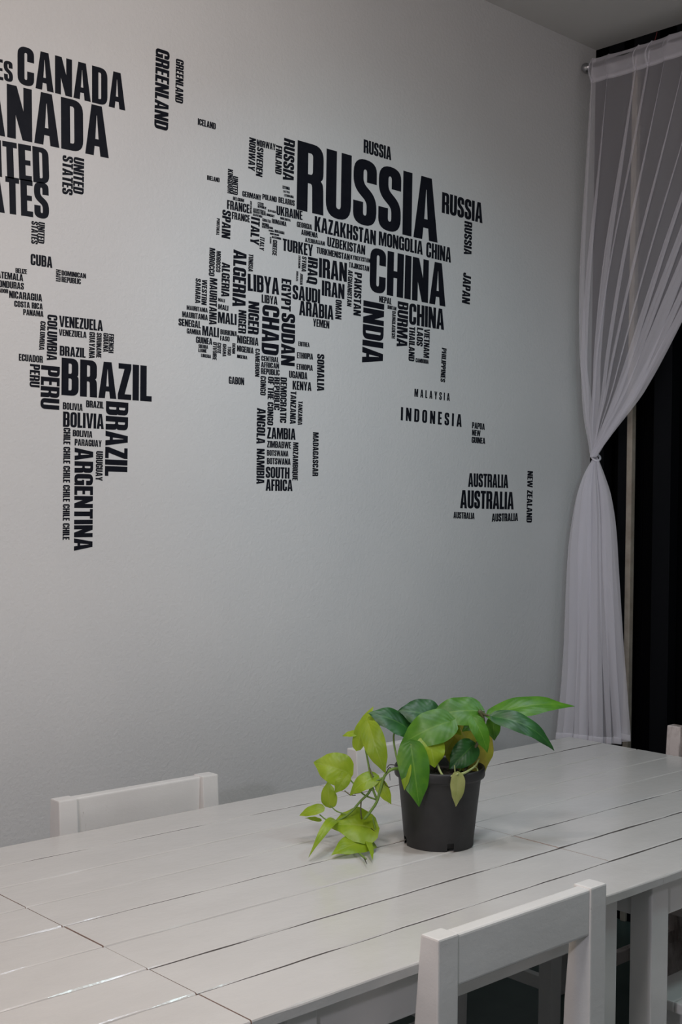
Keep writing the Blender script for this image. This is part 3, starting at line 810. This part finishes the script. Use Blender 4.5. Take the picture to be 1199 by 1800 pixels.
# ------------------------------------------------------------------ tables
TABLE_H = 0.75
TY0, TY1 = -1.355, -0.362
def make_table(x0, x1, legs, label, seed, gaps):
    rnd = random.Random(seed)
    t = thing('wooden_table', ((x0 + x1) / 2, (TY0 + TY1) / 2, 0), 0, label, 'table', 'white plank tables in a row')
    L = x1 - x0; Wd = TY1 - TY0
    hx, hy = L / 2, Wd / 2
    bm = bmesh.new()
    n = 8
    pw = Wd / n
    for i in range(n):
        g0 = gaps[i] / 2000; g1 = gaps[i + 1] / 2000
        dz = rnd.uniform(-0.0012, 0.0)
        y0 = -hy + i * pw + g0; y1 = -hy + (i + 1) * pw - g1
        # long edges broken up so that the paint line is not perfectly straight
        k = 24
        e0 = [(rnd.uniform(-0.0007, 0.0007), rnd.uniform(-0.0005, 0.0005)) for _ in range(k + 1)]
        e1 = [(rnd.uniform(-0.0007, 0.0007), rnd.uniform(-0.0005, 0.0005)) for _ in range(k + 1)]
        b = 0.0032
        endl = -hx + rnd.uniform(0, 0.0009); endr = hx - rnd.uniform(0, 0.0009)
        rows = []
        for j in range(k + 1):
            x = endl + (endr - endl) * j / k
            a0, c0 = e0[j]; a1, c1 = e1[j]
            c0 -= 0.0012 * max(0, sin(j * 0.9 + i * 2.1 + seed)); c1 -= 0.0012 * max(0, sin(j * 0.7 + i * 1.3 + seed))
            sec = [(y0 + a0, TABLE_H - 0.018), (y0 + a0, TABLE_H + dz - b + c0), (y0 + a0 + b * 0.3, TABLE_H + dz - b * 0.3 + c0),
                   (y0 + a0 + b, TABLE_H + dz), (y1 + a1 - b, TABLE_H + dz), (y1 + a1 - b * 0.3, TABLE_H + dz - b * 0.3 + c1),
                   (y1 + a1, TABLE_H + dz - b + c1), (y1 + a1, TABLE_H - 0.018)]
            rows.append([bm.verts.new((x, yy, zz)) for yy, zz in sec])
        for p, q in zip(rows, rows[1:]):
            for s in range(8):
                f = bm.faces.new((p[s], p[(s + 1) % 8], q[(s + 1) % 8], q[s]))
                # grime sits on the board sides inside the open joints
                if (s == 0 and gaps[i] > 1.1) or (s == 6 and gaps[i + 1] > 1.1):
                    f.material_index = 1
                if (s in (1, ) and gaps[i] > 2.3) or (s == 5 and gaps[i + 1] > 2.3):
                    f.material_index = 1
        for f in (bm.faces.new(rows[0]), bm.faces.new(rows[-1][::-1])):
            f.material_index = 2
    bmesh.ops.recalc_face_normals(bm, faces=bm.faces)
    top = link_mesh('tabletop', bm, M_TABLE, t)
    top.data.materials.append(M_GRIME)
    top.data.materials.append(M_BARE)
    lx0, lx1 = legs[0] - (x0 + x1) / 2, legs[1] - (x0 + x1) / 2     # outer faces of the leg pairs
    ly0, ly1 = -hy + 0.025, hy - 0.025
    lw, ld = 0.059, 0.05
    for xa in (lx0, lx1 - lw):
        for ya in (ly0, ly1 - ld):
            bm = bmesh.new()
            box(bm, xa, xa + lw, ya, ya + ld, 0.0, TABLE_H - 0.018, 0.003)
            link_mesh('leg', bm, M_CHAIR, t)
    for ya in (ly0 + 0.006, ly1 - 0.006 - 0.022):
        bm = bmesh.new()
        box(bm, lx0 + lw, lx1 - lw, ya, ya + 0.022, 0.652, TABLE_H - 0.018, 0.002)
        link_mesh('apron', bm, M_CHAIR, t)
    for xa in (lx0 + 0.008, lx1 - 0.03):
        bm = bmesh.new()
        box(bm, xa, xa + 0.022, ly0 + ld, ly1 - ld, 0.652, TABLE_H - 0.018, 0.002)
        link_mesh('apron', bm, M_CHAIR, t)
    return t

make_table(0.02, 1.0545, (0.10, 0.93), 'white plank table cut off by the bottom left corner', 3, (0, 2.2, 2.0, 2.0, 2.3, 1.9, 1.8, 2.6, 0))
make_table(1.0555, 2.0729, (1.14, 1.956), 'middle white plank table with the potted plant on it', 5, (0, 2.4, 3.2, 1.9, 2.8, 2.0, 1.8, 3.7, 0))
make_table(2.0733, 3.11, (2.0735, 3.04), 'white plank table at the right end beside the curtained window', 8, (0, 3.2, 3.2, 2.5, 2.0, 1.9, 1.9, 3.7, 0))

# ------------------------------------------------------------------ chairs
def make_chair(loc, rz, label, group='white wooden chairs around the tables', M=M_CHAIR):
    """origin on the floor below the backrest, sitter looks along +Y"""
    t = thing('wooden_chair', loc, rz, label, 'chair', group)
    w = 0.430 / 2
    pw = 0.046
    for s in (-1, 1):
        xa, xb = sorted((s * w, s * (w - pw)))
        bm = bmesh.new()
        loft(bm, [(0.0, xa, xb, -0.050, -0.005), (0.42, xa, xb, -0.021, 0.040), (0.60, xa, xb, -0.020, 0.034), (0.806, xa, xb, -0.019, 0.018)], 0.003)
        link_mesh('rear_leg', bm, M, t)
        bm = bmesh.new()
        loft(bm, [(0.0, xa, xb, 0.335, 0.375), (0.428, xa, xb, 0.335, 0.38)], 0.003)
        link_mesh('front_leg', bm, M, t)
        bm = bmesh.new()
        box(bm, s * w - (pw / 2 + 0.011) * s - 0.010, s * w - (pw / 2 + 0.011) * s + 0.012, 0.035, 0.338, 0.37, 0.428, 0.002)
        link_mesh('seat_rail', bm, M, t)
        bm = bmesh.new()
        box(bm, s * (w - pw / 2) - 0.011, s * (w - pw / 2) + 0.011, -0.02, 0.338, 0.16, 0.195, 0.002)
        link_mesh('stretcher', bm, M, t)
    bm = bmesh.new()
    box(bm, -w + pw - 0.001, w - pw + 0.001, -0.017, 0.010, 0.724, 0.8045, 0.005, 3)
    link_mesh('backrest', bm, M, t)
    bm = bmesh.new()
    box(bm, -w + pw, w - pw, 0.345, 0.368, 0.37, 0.428, 0.002)
    link_mesh('front_rail', bm, M, t)
    bm = bmesh.new()
    for i in range(4):
        y0 = 0.042 + i * 0.0875
        box(bm, -w - 0.004, w + 0.004, y0, y0 + 0.0855, 0.428, 0.45, 0.003)
    link_mesh('seat', bm, M, t)
    return t

make_chair((1.574, -1.401, 0), 0, 'white wooden chair in front, its backrest nearest the camera')
make_chair((2.430, -1.600, 0), 0, 'white chair at the bottom right corner, only its seat in view')
make_chair((1.581, -0.288, 0), pi, 'white chair tucked behind the table at the left, against the map wall')
make_chair((2.470, -0.288, 0), pi, 'white chair behind the table, its backrest mostly hidden by the plant')
make_chair((3.268, -0.838, 0), pi / 2, 'worn scuffed chair at the right end of the tables by the window', M=M_WORN)

# ------------------------------------------------------------------ potted plant
PX, PY = 1.9085, -0.9185
plant = thing('potted_plant', (PX, PY, TABLE_H), 0, 'leafy green trailing plant in a black plastic pot on the white table', 'plant')
bm = bmesh.new()
# wall of the pot with small feet notches around the base
N = 96
ph = 0.0
def notch(k):
    a = (2 * pi * (k + 0.5) / N + ph + radians(117)) / (pi / 2)
    return abs(a - round(a)) < 0.062
prof = [(0.0725, 0.0), (0.0729, 0.012), (0.0735, 0.017), (0.080, 0.08), (0.0865, 0.138), (0.0872, 0.141), (0.0935, 0.1425), (0.0948, 0.146),
        (0.0948, 0.159), (0.0935, 0.1625), (0.0905, 0.1625), (0.089, 0.159), (0.082, 0.10), (0.070, 0.006)]
rings = []
for r, z in prof:
    rings.append([bm.verts.new((r * cos(2 * pi * k / N + ph), r * sin(2 * pi * k / N + ph), z)) for k in range(N)])
for i, (a, b) in enumerate(zip(rings, rings[1:])):
    for k in range(N):
        if i < 2 and notch(k): continue
        bm.faces.new((a[k], a[(k + 1) % N], b[(k + 1) % N], b[k]))
cv = bm.verts.new((0, 0, 0.006))
for k in range(N):
    bm.faces.new((rings[-1][k], rings[-1][(k + 1) % N], cv))
link_mesh('pot', bm, M_POT, plant, True)
bm = bmesh.new()
rnd = random.Random(4)
g = 14
rows = []
for i in range(g + 1):
    r = 0.0862 * i / g
    rows.append([bm.verts.new((r * cos(2 * pi * k / 40), r * sin(2 * pi * k / 40), 0.143 + 0.006 * (1 - (i / g) ** 2) + rnd.uniform(-0.003, 0.003))) for k in range(40)] if i else [bm.verts.new((0, 0, 0.149))])
for k in range(40):
    bm.faces.new((rows[0][0], rows[1][k], rows[1][(k + 1) % 40]))
for a, b in zip(rows[1:], rows[2:]):
    for k in range(40):
        bm.faces.new((a[k], b[k], b[(k + 1) % 40], a[(k + 1) % 40]))
link_mesh('soil', bm, M_SOIL, plant, True)

LEAVES = [
 ((0.0176, 0.026, 0.256), (-0.0497, 0.0752, 0.2721), (-0.355, -0.692, 0.629), 0.0785, 'dark', 0.08, 0.18),
 ((0.0683, -0.0486, 0.275), (-0.0185, 0.0187, 0.2596), (-0.509, -0.497, 0.703), 0.073, 'mid', 0.1, 0.18),
 ((0.0014, -0.0273, 0.2578), (-0.0904, 0.0308, 0.2081), (-0.638, -0.533, 0.556), 0.0792, 'mid', 0.12, 0.18),
 ((-0.0541, -0.0167, 0.2249), (-0.0591, -0.0397, 0.1709), (-0.488, -0.786, 0.38), 0.0614, 'lime', 0.1, 0.18),
 ((-0.0951, -0.0059, 0.2189), (-0.1069, -0.0433, 0.099), (-0.668, -0.689, 0.281), 0.0644, 'mid', 0.06, 0.1),
 ((-0.1099, -0.0128, 0.1825), (-0.1253, -0.0191, 0.1305), (-0.893, -0.33, 0.306), 0.0213, 'lime', 0.05, 0.18),
 ((0.0508, -0.0463, 0.2049), (0.0004, -0.0269, 0.1584), (-0.6, -0.719, 0.35), 0.0537, 'dark', 0.08, 0.18),
 ((0.036, -0.0051, 0.2149), (0.0122, 0.0033, 0.1781), (-0.672, -0.686, 0.28), 0.0314, 'olive', 0.05, 0.18),
 ((0.0283, -0.066, 0.2673), (0.035, -0.1, 0.1986), (-0.404, -0.835, 0.374), 0.0387, 'mid', 0.1, 0.18),
 ((0.0642, -0.004, 0.2259), (0.0909, -0.043, 0.1343), (-0.592, -0.789, 0.164), 0.1112, 'olive', 0.04, 0.1),
 ((0.0756, -0.0691, 0.2662), (0.2227, -0.1788, 0.2858), (-0.407, -0.399, 0.822), 0.0573, 'mid', 0.1, 0.18),
 ((0.0653, -0.0869, 0.2685), (0.1512, -0.181, 0.2013), (-0.298, -0.72, 0.627), 0.0486, 'dark', 0.2, 0.18),
 ((0.0886, -0.0676, 0.2586), (0.0916, -0.0706, 0.2132), (-0.66, -0.752, 0.007), 0.031, 'mid', 0.06, 0.18),
 ((-0.043, -0.0889, 0.1654), (-0.0572, -0.0965, 0.1023), (-0.421, -0.884, 0.202), 0.0322, 'pale', 0.06, 0.18),
 ((-0.0373, 0.0497, 0.2323), (-0.1111, 0.1051, 0.2686), (-0.157, -0.679, 0.717), 0.0659, 'dark', 0.1, 0.18),
 ((-0.1262, 0.1188, 0.1943), (-0.0884, 0.1113, 0.2798), (-0.901, -0.208, 0.38), 0.0359, 'lime', 0.08, 0.18),
 ((-0.1195, 0.1264, 0.2235), (-0.1354, 0.1548, 0.2164), (-0.615, -0.15, 0.775), 0.0176, 'lime', 0.12, 0.18),
 ((-0.1231, 0.0889, 0.2507), (-0.1106, 0.0493, 0.1514), (-0.796, -0.591, 0.135), 0.0481, 'lime', 0.1, 0.18),
 ((-0.0775, 0.1146, 0.2372), (-0.0848, 0.1216, 0.266), (-0.604, -0.796, 0.039), 0.0312, 'lime', 0.05, 0.18),
 ((-0.1466, 0.1239, 0.1462), (-0.1931, 0.181, 0.1644), (-0.638, -0.651, 0.412), 0.0698, 'lime', 0.08, 0.18),
 ((-0.1807, 0.1416, 0.0792), (-0.1837, 0.1447, 0.13), (-0.869, -0.494, -0.021), 0.035, 'lime', 0.06, 0.18),
 ((-0.191, 0.1513, 0.0742), (-0.2272, 0.1849, 0.057), (-0.661, -0.378, 0.648), 0.0245, 'lime', 0.08, 0.18),
 ((-0.1876, 0.1616, 0.0456), (-0.2119, 0.1843, 0.0499), (-0.194, -0.378, 0.905), 0.0152, 'lime', 0.05, 0.18),
 ((-0.1621, 0.111, 0.1457), (-0.1799, 0.1274, 0.1077), (-0.746, -0.663, 0.063), 0.0288, 'lime', 0.05, 0.18),
 ((-0.1243, 0.062, 0.1441), (-0.1712, 0.0919, 0.1069), (-0.712, -0.406, 0.572), 0.0388, 'lime', 0.22, 0.18),
 ((-0.1296, 0.0533, 0.1393), (-0.1158, 0.0265, 0.093), (-0.673, -0.709, 0.21), 0.0264, 'lime', 0.08, 0.18),
 ((-0.1365, 0.0592, 0.0409), (-0.2074, 0.1117, 0.047), (-0.299, -0.497, 0.815), 0.0943, 'lime', 0.1, 0.18),
 ((-0.1459, 0.0541, 0.0155), (-0.2567, 0.0538, 0.008), (-0.059, -0.468, 0.882), 0.0548, 'lime', 0.1, 0.18),
 ((-0.1922, 0.1112, 0.0539), (-0.3017, 0.0711, 0.008), (-0.155, -0.531, 0.833), 0.021, 'lime', 0.3, 0.18),
 ((-0.1528, 0.0606, 0.0224), (-0.2156, -0.022, 0.008), (0.143, -0.274, 0.951), 0.0144, 'lime', 0.05, 0.18),
 ((-0.0732, 0.0146, 0.1967), (-0.1, 0.0259, 0.1855), (-0.511, -0.6, 0.615), 0.0168, 'mid', 0.12, 0.18),
 ((0.0193, 0.0244, 0.2608), (0.0491, -0.0173, 0.2224), (-0.502, -0.752, 0.427), 0.0447, 'lime', 0.06, 0.18),
 ((0.0625, -0.0569, 0.2624), (0.034, -0.0304, 0.2332), (-0.805, -0.472, 0.359), 0.0266, 'mid', 0.08, 0.18),
]
STEMS = [
 (((-0.0866, 0.027, 0.1612), (-0.1147, 0.0258, 0.1652), (-0.1265, 0.0368, 0.151), (-0.1331, 0.0427, 0.1206), (-0.138, 0.0472, 0.0972), (-0.1481, 0.0565, 0.0761), (-0.1565, 0.0642, 0.0619)), 0.0032, 0.0028, 'stem'),
 (((-0.1228, 0.0469, 0.1441), (-0.1355, 0.0588, 0.1345), (-0.1431, 0.0657, 0.1133), (-0.1549, 0.0767, 0.0967), (-0.1718, 0.0923, 0.0707), (-0.1939, 0.1128, 0.0515)), 0.003, 0.0022, 'stem'),
 (((-0.1541, 0.0759, 0.0991), (-0.1582, 0.0728, 0.0792), (-0.1564, 0.071, 0.0606)), 0.0016, 0.0014, 'brown'),
 (((-0.1518, 0.1287, 0.1437), (-0.1481, 0.0978, 0.1224), (-0.1429, 0.0792, 0.1073), (-0.131, 0.0544, 0.0995)), 0.0016, 0.0018, 'stem'),
 (((-0.1798, 0.1408, 0.0792), (-0.177, 0.1245, 0.07), (-0.1752, 0.0954, 0.0682)), 0.0013, 0.0015, 'stem'),
 (((-0.1961, 0.1559, 0.0599), (-0.1924, 0.1387, 0.052), (-0.1939, 0.1128, 0.0539)), 0.0013, 0.0015, 'stem'),
 (((-0.1653, 0.1138, 0.1127), (-0.1643, 0.0992, 0.1069), (-0.1627, 0.084, 0.1082)), 0.0011, 0.0011, 'brown'),
 (((-0.1295, 0.0806, 0.164), (-0.133, 0.0702, 0.1556), (-0.1365, 0.0597, 0.1462)), 0.0016, 0.0016, 'brown'),
 (((-0.177, 0.072, 0.008), (-0.2024, 0.0288, 0.008), (-0.2205, -0.0077, 0.008)), 0.0024, 0.0022, 'stem'),
 (((-0.2176, 0.0001, 0.008), (-0.2429, -0.034, 0.008)), 0.0012, 0.0006, 'root'),
 (((-0.082, 0.0364, 0.1591), (-0.0802, 0.0485, 0.1829), (-0.0705, 0.067, 0.2145), (-0.0636, 0.0674, 0.2303), (-0.0425, 0.0546, 0.2322)), 0.0022, 0.0018, 'stem'),
 (((0.0379, 0.0064, 0.1357), (0.0393, 0.0054, 0.1864), (0.0399, 0.005, 0.2226), (0.0023, -0.0281, 0.2578)), 0.0022, 0.0018, 'stem'),
 (((0.0373, -0.034, 0.145), (0.0517, -0.0472, 0.1906), (0.0637, -0.0582, 0.229), (0.0669, -0.0611, 0.2577), (0.0598, -0.0543, 0.2778)), 0.0032, 0.0036, 'brown'),
 (((0.0598, -0.0543, 0.2778), (0.0686, -0.0625, 0.2696), (0.0773, -0.0707, 0.2662), (0.0748, -0.082, 0.2668)), 0.0036, 0.002, 'brown'),
 (((-0.0409, -0.0293, 0.1761), (-0.0488, -0.0494, 0.1595), (-0.0523, -0.0666, 0.1548), (-0.0497, -0.0827, 0.1618), (-0.0437, -0.091, 0.1658)), 0.0026, 0.002, 'pale'),
 (((-0.0447, -0.0396, 0.1479), (-0.044, -0.0607, 0.1515), (-0.0435, -0.0817, 0.1631)), 0.002, 0.0018, 'pale'),
 (((-0.0399, -0.0877, 0.1624), (-0.0191, -0.0907, 0.1658), (0.0249, -0.077, 0.1704), (0.0606, -0.0556, 0.1765)), 0.003, 0.0015, 'pale'),
 (((-0.0115, -0.0842, 0.1591), (0.0191, -0.0853, 0.1562), (0.0352, -0.073, 0.1613), (0.0376, -0.0615, 0.1662)), 0.002, 0.0015, 'pale'),
 (((0.0016, -0.0417, 0.1536), (0.0081, -0.0341, 0.1668)), 0.0016, 0.0012, 'pale'),
 (((-0.0665, -0.0055, 0.1639), (-0.0825, -0.0041, 0.1891), (-0.0951, -0.0059, 0.2189)), 0.0024, 0.002, 'stem'),
 (((-0.0064, 0.0068, 0.1537), (-0.0275, -0.0007, 0.1898), (-0.0403, -0.0022, 0.2235)), 0.002, 0.0018, 'stem'),
 (((0.0311, -0.0282, 0.1497), (0.0431, -0.0393, 0.1749), (0.0534, -0.0488, 0.1954)), 0.002, 0.0016, 'stem'),
 (((0.0549, -0.0231, 0.1528), (0.0517, -0.0062, 0.1866), (0.059, 0.0008, 0.2137)), 0.0022, 0.0018, 'stem'),
 (((-0.1111, 0.0293, 0.1642), (-0.1198, 0.0306, 0.1675), (-0.1284, 0.0317, 0.1568)), 0.001, 0.0008, 'root'),
 (((-0.099, 0.0249, 0.1703), (-0.1146, 0.0326, 0.1734), (-0.1232, 0.0338, 0.1674)), 0.001, 0.0008, 'root'),
 (((-0.1272, 0.0374, 0.1394), (-0.1252, 0.0327, 0.1317), (-0.1192, 0.0271, 0.1272)), 0.001, 0.0006, 'root'),
 (((-0.1189, 0.0297, 0.1558), (-0.1179, 0.0287, 0.1419)), 0.0008, 0.0005, 'root'),
 (((-0.1367, 0.0595, 0.0643), (-0.1357, 0.0516, 0.0377), (-0.1366, 0.0524, 0.0353)), 0.0016, 0.0014, 'stem'),
 (((-0.1426, 0.058, 0.0422), (-0.1392, 0.048, 0.0366)), 0.0008, 0.0005, 'root'),
 (((-0.1328, 0.0492, 0.0984), (-0.1371, 0.0602, 0.1239), (-0.1295, 0.0807, 0.1664), (-0.1228, 0.1021, 0.2155), (-0.1161, 0.1096, 0.2434)), 0.0026, 0.0016, 'stem'),
]


def leaf_mesh(base, tip, nrm, width, arch, fold, seed):
    rnd = random.Random(seed)
    base, tip, nrm = Vector(base), Vector(tip), Vector(nrm)
    a = tip - base
    L = a.length
    a.normalize()
    nrm = (nrm - a * nrm.dot(a)).normalized()
    s = nrm.cross(a)
    bm = bmesh.new()
    uvl = bm.loops.layers.uv.new('UVMap')
    nu, nv = 22, 12
    twist = rnd.uniform(-0.15, 0.15)
    p1, p2 = rnd.uniform(0, 6), rnd.uniform(0, 6)
    grid = []
    for i in range(nu + 1):
        u = i / nu
        wd = sin(pi * min(1, u ** 0.66)) ** 0.62 * (1 - 0.12 * u) * (1 - 0.55 * max(0.0, u - 0.72) / 0.28) if 0 < u < 1 else 0.0
        wd = max(wd, 0.0) * width / 2 * 1.04
        if u < 0.12: wd = max(wd, width / 2 * 0.55 * (u / 0.12) ** 0.4)
        row = []
        for j in range(nv + 1):
            v = j / nv * 2 - 1
            lobe = 0.16 * L * min(1.0, width / L) * (abs(v) ** 1.4) * (1 - u) ** 3
            h = arch * L * 4 * u * (1 - u) - arch * L * 0.5 * u * u * 0
            z = h + fold * abs(v) * wd - 0.10 * wd * v * v * 2
            z += 0.022 * width * sin(5.5 * u * pi + p1) * abs(v) ** 2 + 0.02 * width * sin(3 * pi * u + p2) * v
            off = twist * v * wd * u
            row.append(bm.verts.new(base + a * (u * L - lobe) + s * (v * wd) + nrm * (z + off)))
        grid.append(row)
    for i in range(nu):
        for j in range(nv):
            f = bm.faces.new((grid[i][j], grid[i + 1][j], grid[i + 1][j + 1], grid[i][j + 1]))
            for lp, (ii, jj) in zip(f.loops, ((i, j), (i + 1, j), (i + 1, j + 1), (i, j + 1))):
                lp[uvl].uv = (ii / nu, jj / nv)
    bmesh.ops.remove_doubles(bm, verts=bm.verts, dist=1e-6)
    return bm

LEAF_LABEL = {'olive': 'yellowing leaf', 'pale': 'pale yellow green leaf', 'lime': 'lime green leaf', 'dark': 'dark green leaf', 'mid': 'mid green leaf'}
for i, (b, t, nn, wd, mt, arch, fold) in enumerate(LEAVES):
    o = link_mesh('leaf', leaf_mesh(b, t, nn, wd, arch, fold, i), LEAFM[mt], plant, True)
    o['label'] = LEAF_LABEL[mt]
for pts, r0, r1, mt in STEMS:
    bm = bmesh.new()
    tube(bm, spline(pts, 5), r0, r1, 7)
    link_mesh('root' if mt == 'root' else 'stem', bm, STEMM[mt], plant, True)

# ------------------------------------------------------------------ curtain and its rod
ROD_X, ROD_Z = 3.62, 3.033
rod = thing('curtain_rod', (ROD_X, 0, ROD_Z), 0, 'thin steel curtain rod under the ceiling with a round end knob', 'curtain rod')
bm = bmesh.new()
tube(bm, [(0, -0.040, 0), (0, -2.3, 0)], 0.009, 0.009, 16)
link_mesh('pole', bm, M_CHROME, rod, True)
bm = bmesh.new()
pr = [(0.002, -0.008), (0.012, -0.009), (0.0165, -0.014), (0.0175, -0.021), (0.0165, -0.028), (0.012, -0.034), (0.011, -0.046)]
rr = []
for r, y in pr:
    rr.append([bm.verts.new((r * cos(2 * pi * k / 24), y, r * sin(2 * pi * k / 24))) for k in range(24)])
for a, b in zip(rr, rr[1:]):
    for k in range(24):
        bm.faces.new((a[k], b[k], b[(k + 1) % 24], a[(k + 1) % 24]))
bm.faces.new(rr[0]); bm.faces.new(rr[-1][::-1])
bmesh.ops.recalc_face_normals(bm, faces=bm.faces)
link_mesh('finial', bm, M_CHROME, rod, True)
for y in (-0.075, -2.2):
    bm = bmesh.new()
    tube(bm, [(0, y, 0), (XW - ROD_X, y, 0)], 0.006, 0.006, 10)
    box(bm, XW - ROD_X - 0.004, XW - ROD_X, y - 0.015, y + 0.015, -0.025, 0.025, 0.001)
    link_mesh('bracket', bm, M_CHROME, rod, False)

curt = thing('sheer_curtain', (ROD_X, 0, ROD_Z), 0, 'white sheer curtain tied back at the dark window on the right', 'curtain')
ZT = 1.640      # height of the tie
ZB = 0.655      # hem
YL = [(ZT, -0.066), (1.70, -0.056), (1.77, -0.042), (1.85, -0.034), (2.0, -0.024), (2.3, -0.022), (2.66, -0.03), (3.1, -0.046)]
XL = [(ZT, 0.02), (1.85, 0.0), (2.0, -0.014), (2.3, -0.018), (2.66, -0.006), (3.1, 0.0)]
YR = [(ZT, -0.084), (1.715, -0.155), (1.857, -0.292), (2.05, -0.430), (2.4, -0.645), (2.75, -0.85), (3.1, -1.03)]
rnd = random.Random(11)
FOLD = [0.012, 0.08, 0.205, 0.26, 0.335, 0.43, 0.52, 0.61, 0.69, 0.78, 0.87, 0.96]
FA = [rnd.uniform(0.8, 1.25) for _ in FOLD]
FD = [rnd.uniform(0.012, 0.024) for _ in FOLD]
def upper(t, z):
    k = (3.06 - z) / (3.06 - ZT)
    yl, yr = interp(YL, z), interp(YR, z)
    y = yl + (yr - yl) * t
    x = interp(XL, z) * (1 - t)
    wdt = abs(yr - yl)
    sag = 0.05 * sin(pi * k) * t
    x -= sag * 0.6
    for ti, fa, fd in zip(FOLD, FA, FD):
        d = (t - ti) / (fd * (1 + 1.7 * k))
        if abs(d) < 4:
            e = exp(-d * d)
            amp = fa * (0.011 + 0.030 * k) * (0.35 + 0.65 * min(1, wdt / 0.25))
            y += amp * 2.2 * d * e
            x -= (0.010 + 0.012 * k) * fa * e * (1 if d < 0 else 0.8) * min(1, 0.4 + wdt)
    x += 0.010 * sin(9 * t + 2.0 * k) * (1 - k)
    return Vector((min(x, 0.07), min(y, -0.006), z - ROD_Z))

def sheet(fn, nt_, nz, z0, z1):
    bm = bmesh.new()
    rows = []
    for i in range(nz + 1):
        z = z0 + (z1 - z0) * i / nz
        rows.append([bm.verts.new(fn(j / nt_, z)) for j in range(nt_ + 1)])
    for a, b in zip(rows, rows[1:]):
        for j in range(nt_):
            bm.faces.new((a[j], a[j + 1], b[j + 1], b[j]))
    return bm
link_mesh('gathered_panel', sheet(upper, 420, 70, 2.975, ZT), M_SHEER, curt, True)

def header(t, z):
    p = upper(t, z)
    q = upper(t, 2.975)
    k = (z - 2.975) / 0.085
    p = q * (1 - k) + p * k
    p.z = z - ROD_Z
    return p
link_mesh('rod_sleeve', sheet(header, 420, 8, 3.056, 2.975), M_HEAD, curt, True)
def header_front(t, z):
    p = header(t, z)
    p.x -= 0.020 * sin(pi * (z - 2.975) / 0.081) + 0.002
    return p
link_mesh('rod_sleeve', sheet(header_front, 420, 8, 3.056, 2.975), M_SHEER, curt, True)
bm = bmesh.new()
def hemline(t, z):
    p = header(t, z); p.x -= 0.003
    return p
link_mesh('sleeve_hem', sheet(hemline, 420, 2, 2.985, 2.970), M_HEAD, curt, True)

LL = [(ZB, (-0.125, -0.034)), (0.93, (-0.070, -0.032)), (1.24, (-0.042, -0.033)), (1.40, (-0.022, -0.037)), (1.567, (0.0, -0.050)), (ZT, (0.02, -0.067))]
LR = [(ZB, (0.005, -0.256)), (0.95, (0.0, -0.228)), (1.25, (0.0, -0.197)), (1.40, (0.0, -0.183)), (1.506, (0.0, -0.160)), (1.58, (0.01, -0.120)), (ZT, (0.02, -0.083))]
def tab(T_, z, c):
    return interp([(a, b[c]) for a, b in T_], z)
rnd = random.Random(5)
LF = [0.04, 0.15, 0.27, 0.37, 0.48, 0.58, 0.70, 0.81, 0.92]
LA = [rnd.uniform(0.8, 1.3) for _ in LF]
def lower(t, z):
    k = (ZT - z) / (ZT - ZB)
    l = Vector((tab(LL, z, 0), tab(LL, z, 1))); r = Vector((tab(LR, z, 0), tab(LR, z, 1)))
    d = (r - l)
    wdt = d.length
    dn = d.normalized()
    nn = Vector((-dn.y, dn.x))
    if nn.x > 0: nn = -nn
    p = l + d * t
    env = min(1.0, wdt / 0.16)
    for ti, a in zip(LF, LA):
        q = (t - ti) / 0.050
        if abs(q) < 4:
            e = exp(-q * q)
            p = p - dn * (a * 0.036 * env * 2.2 * q * e) * (1 - 0.2 * k)
            p = p + nn * (a * 0.022 * env * e)
    p = p + nn * (0.012 * sin(7 * t + 3 * k) * env + 0.03 * sin(pi * t) * env)
    lift = 0.03 * max(0.0, (t - 0.78) / 0.22) ** 1.5 * k ** 5
    return Vector((min(p.x, 0.075) - lift * 0.5, min(p.y, -0.006), z + lift - ROD_Z))
link_mesh('hanging_tail', sheet(lower, 420, 60, ZT, ZB), M_SHEER, curt, True)
def hem(t, z):
    p = lower(t, z); p.x -= 0.0025
    return p
link_mesh('hem', sheet(hem, 420, 3, ZB + 0.02, ZB - 0.002), M_HEAD, curt, True)
bm = bmesh.new()
pts = [(0.022 + 0.017 * cos(2 * pi * k / 24), -0.074 + 0.013 * sin(2 * pi * k / 24), ZT - ROD_Z + 0.012 * sin(2 * pi * k / 24 + 0.6)) for k in range(25)]
tube(bm, pts, 0.004, 0.004, 8, False)
link_mesh('tieback', bm, M_TIE, curt, True)

bm = bmesh.new()
tube(bm, spline([(0, 0.004, -0.03), (-0.004, 0.0, -0.01), (-0.002, -0.006, 0.012), (0.0, -0.010, 0.032)], 5), 0.0018, 0.0012, 6)
tag(link_mesh('cable_end', bm, M_RED, None, True, (XW - 0.006, -0.249, 3.088)), 'thin red cable end above the curtain rod by the ceiling', 'cable')
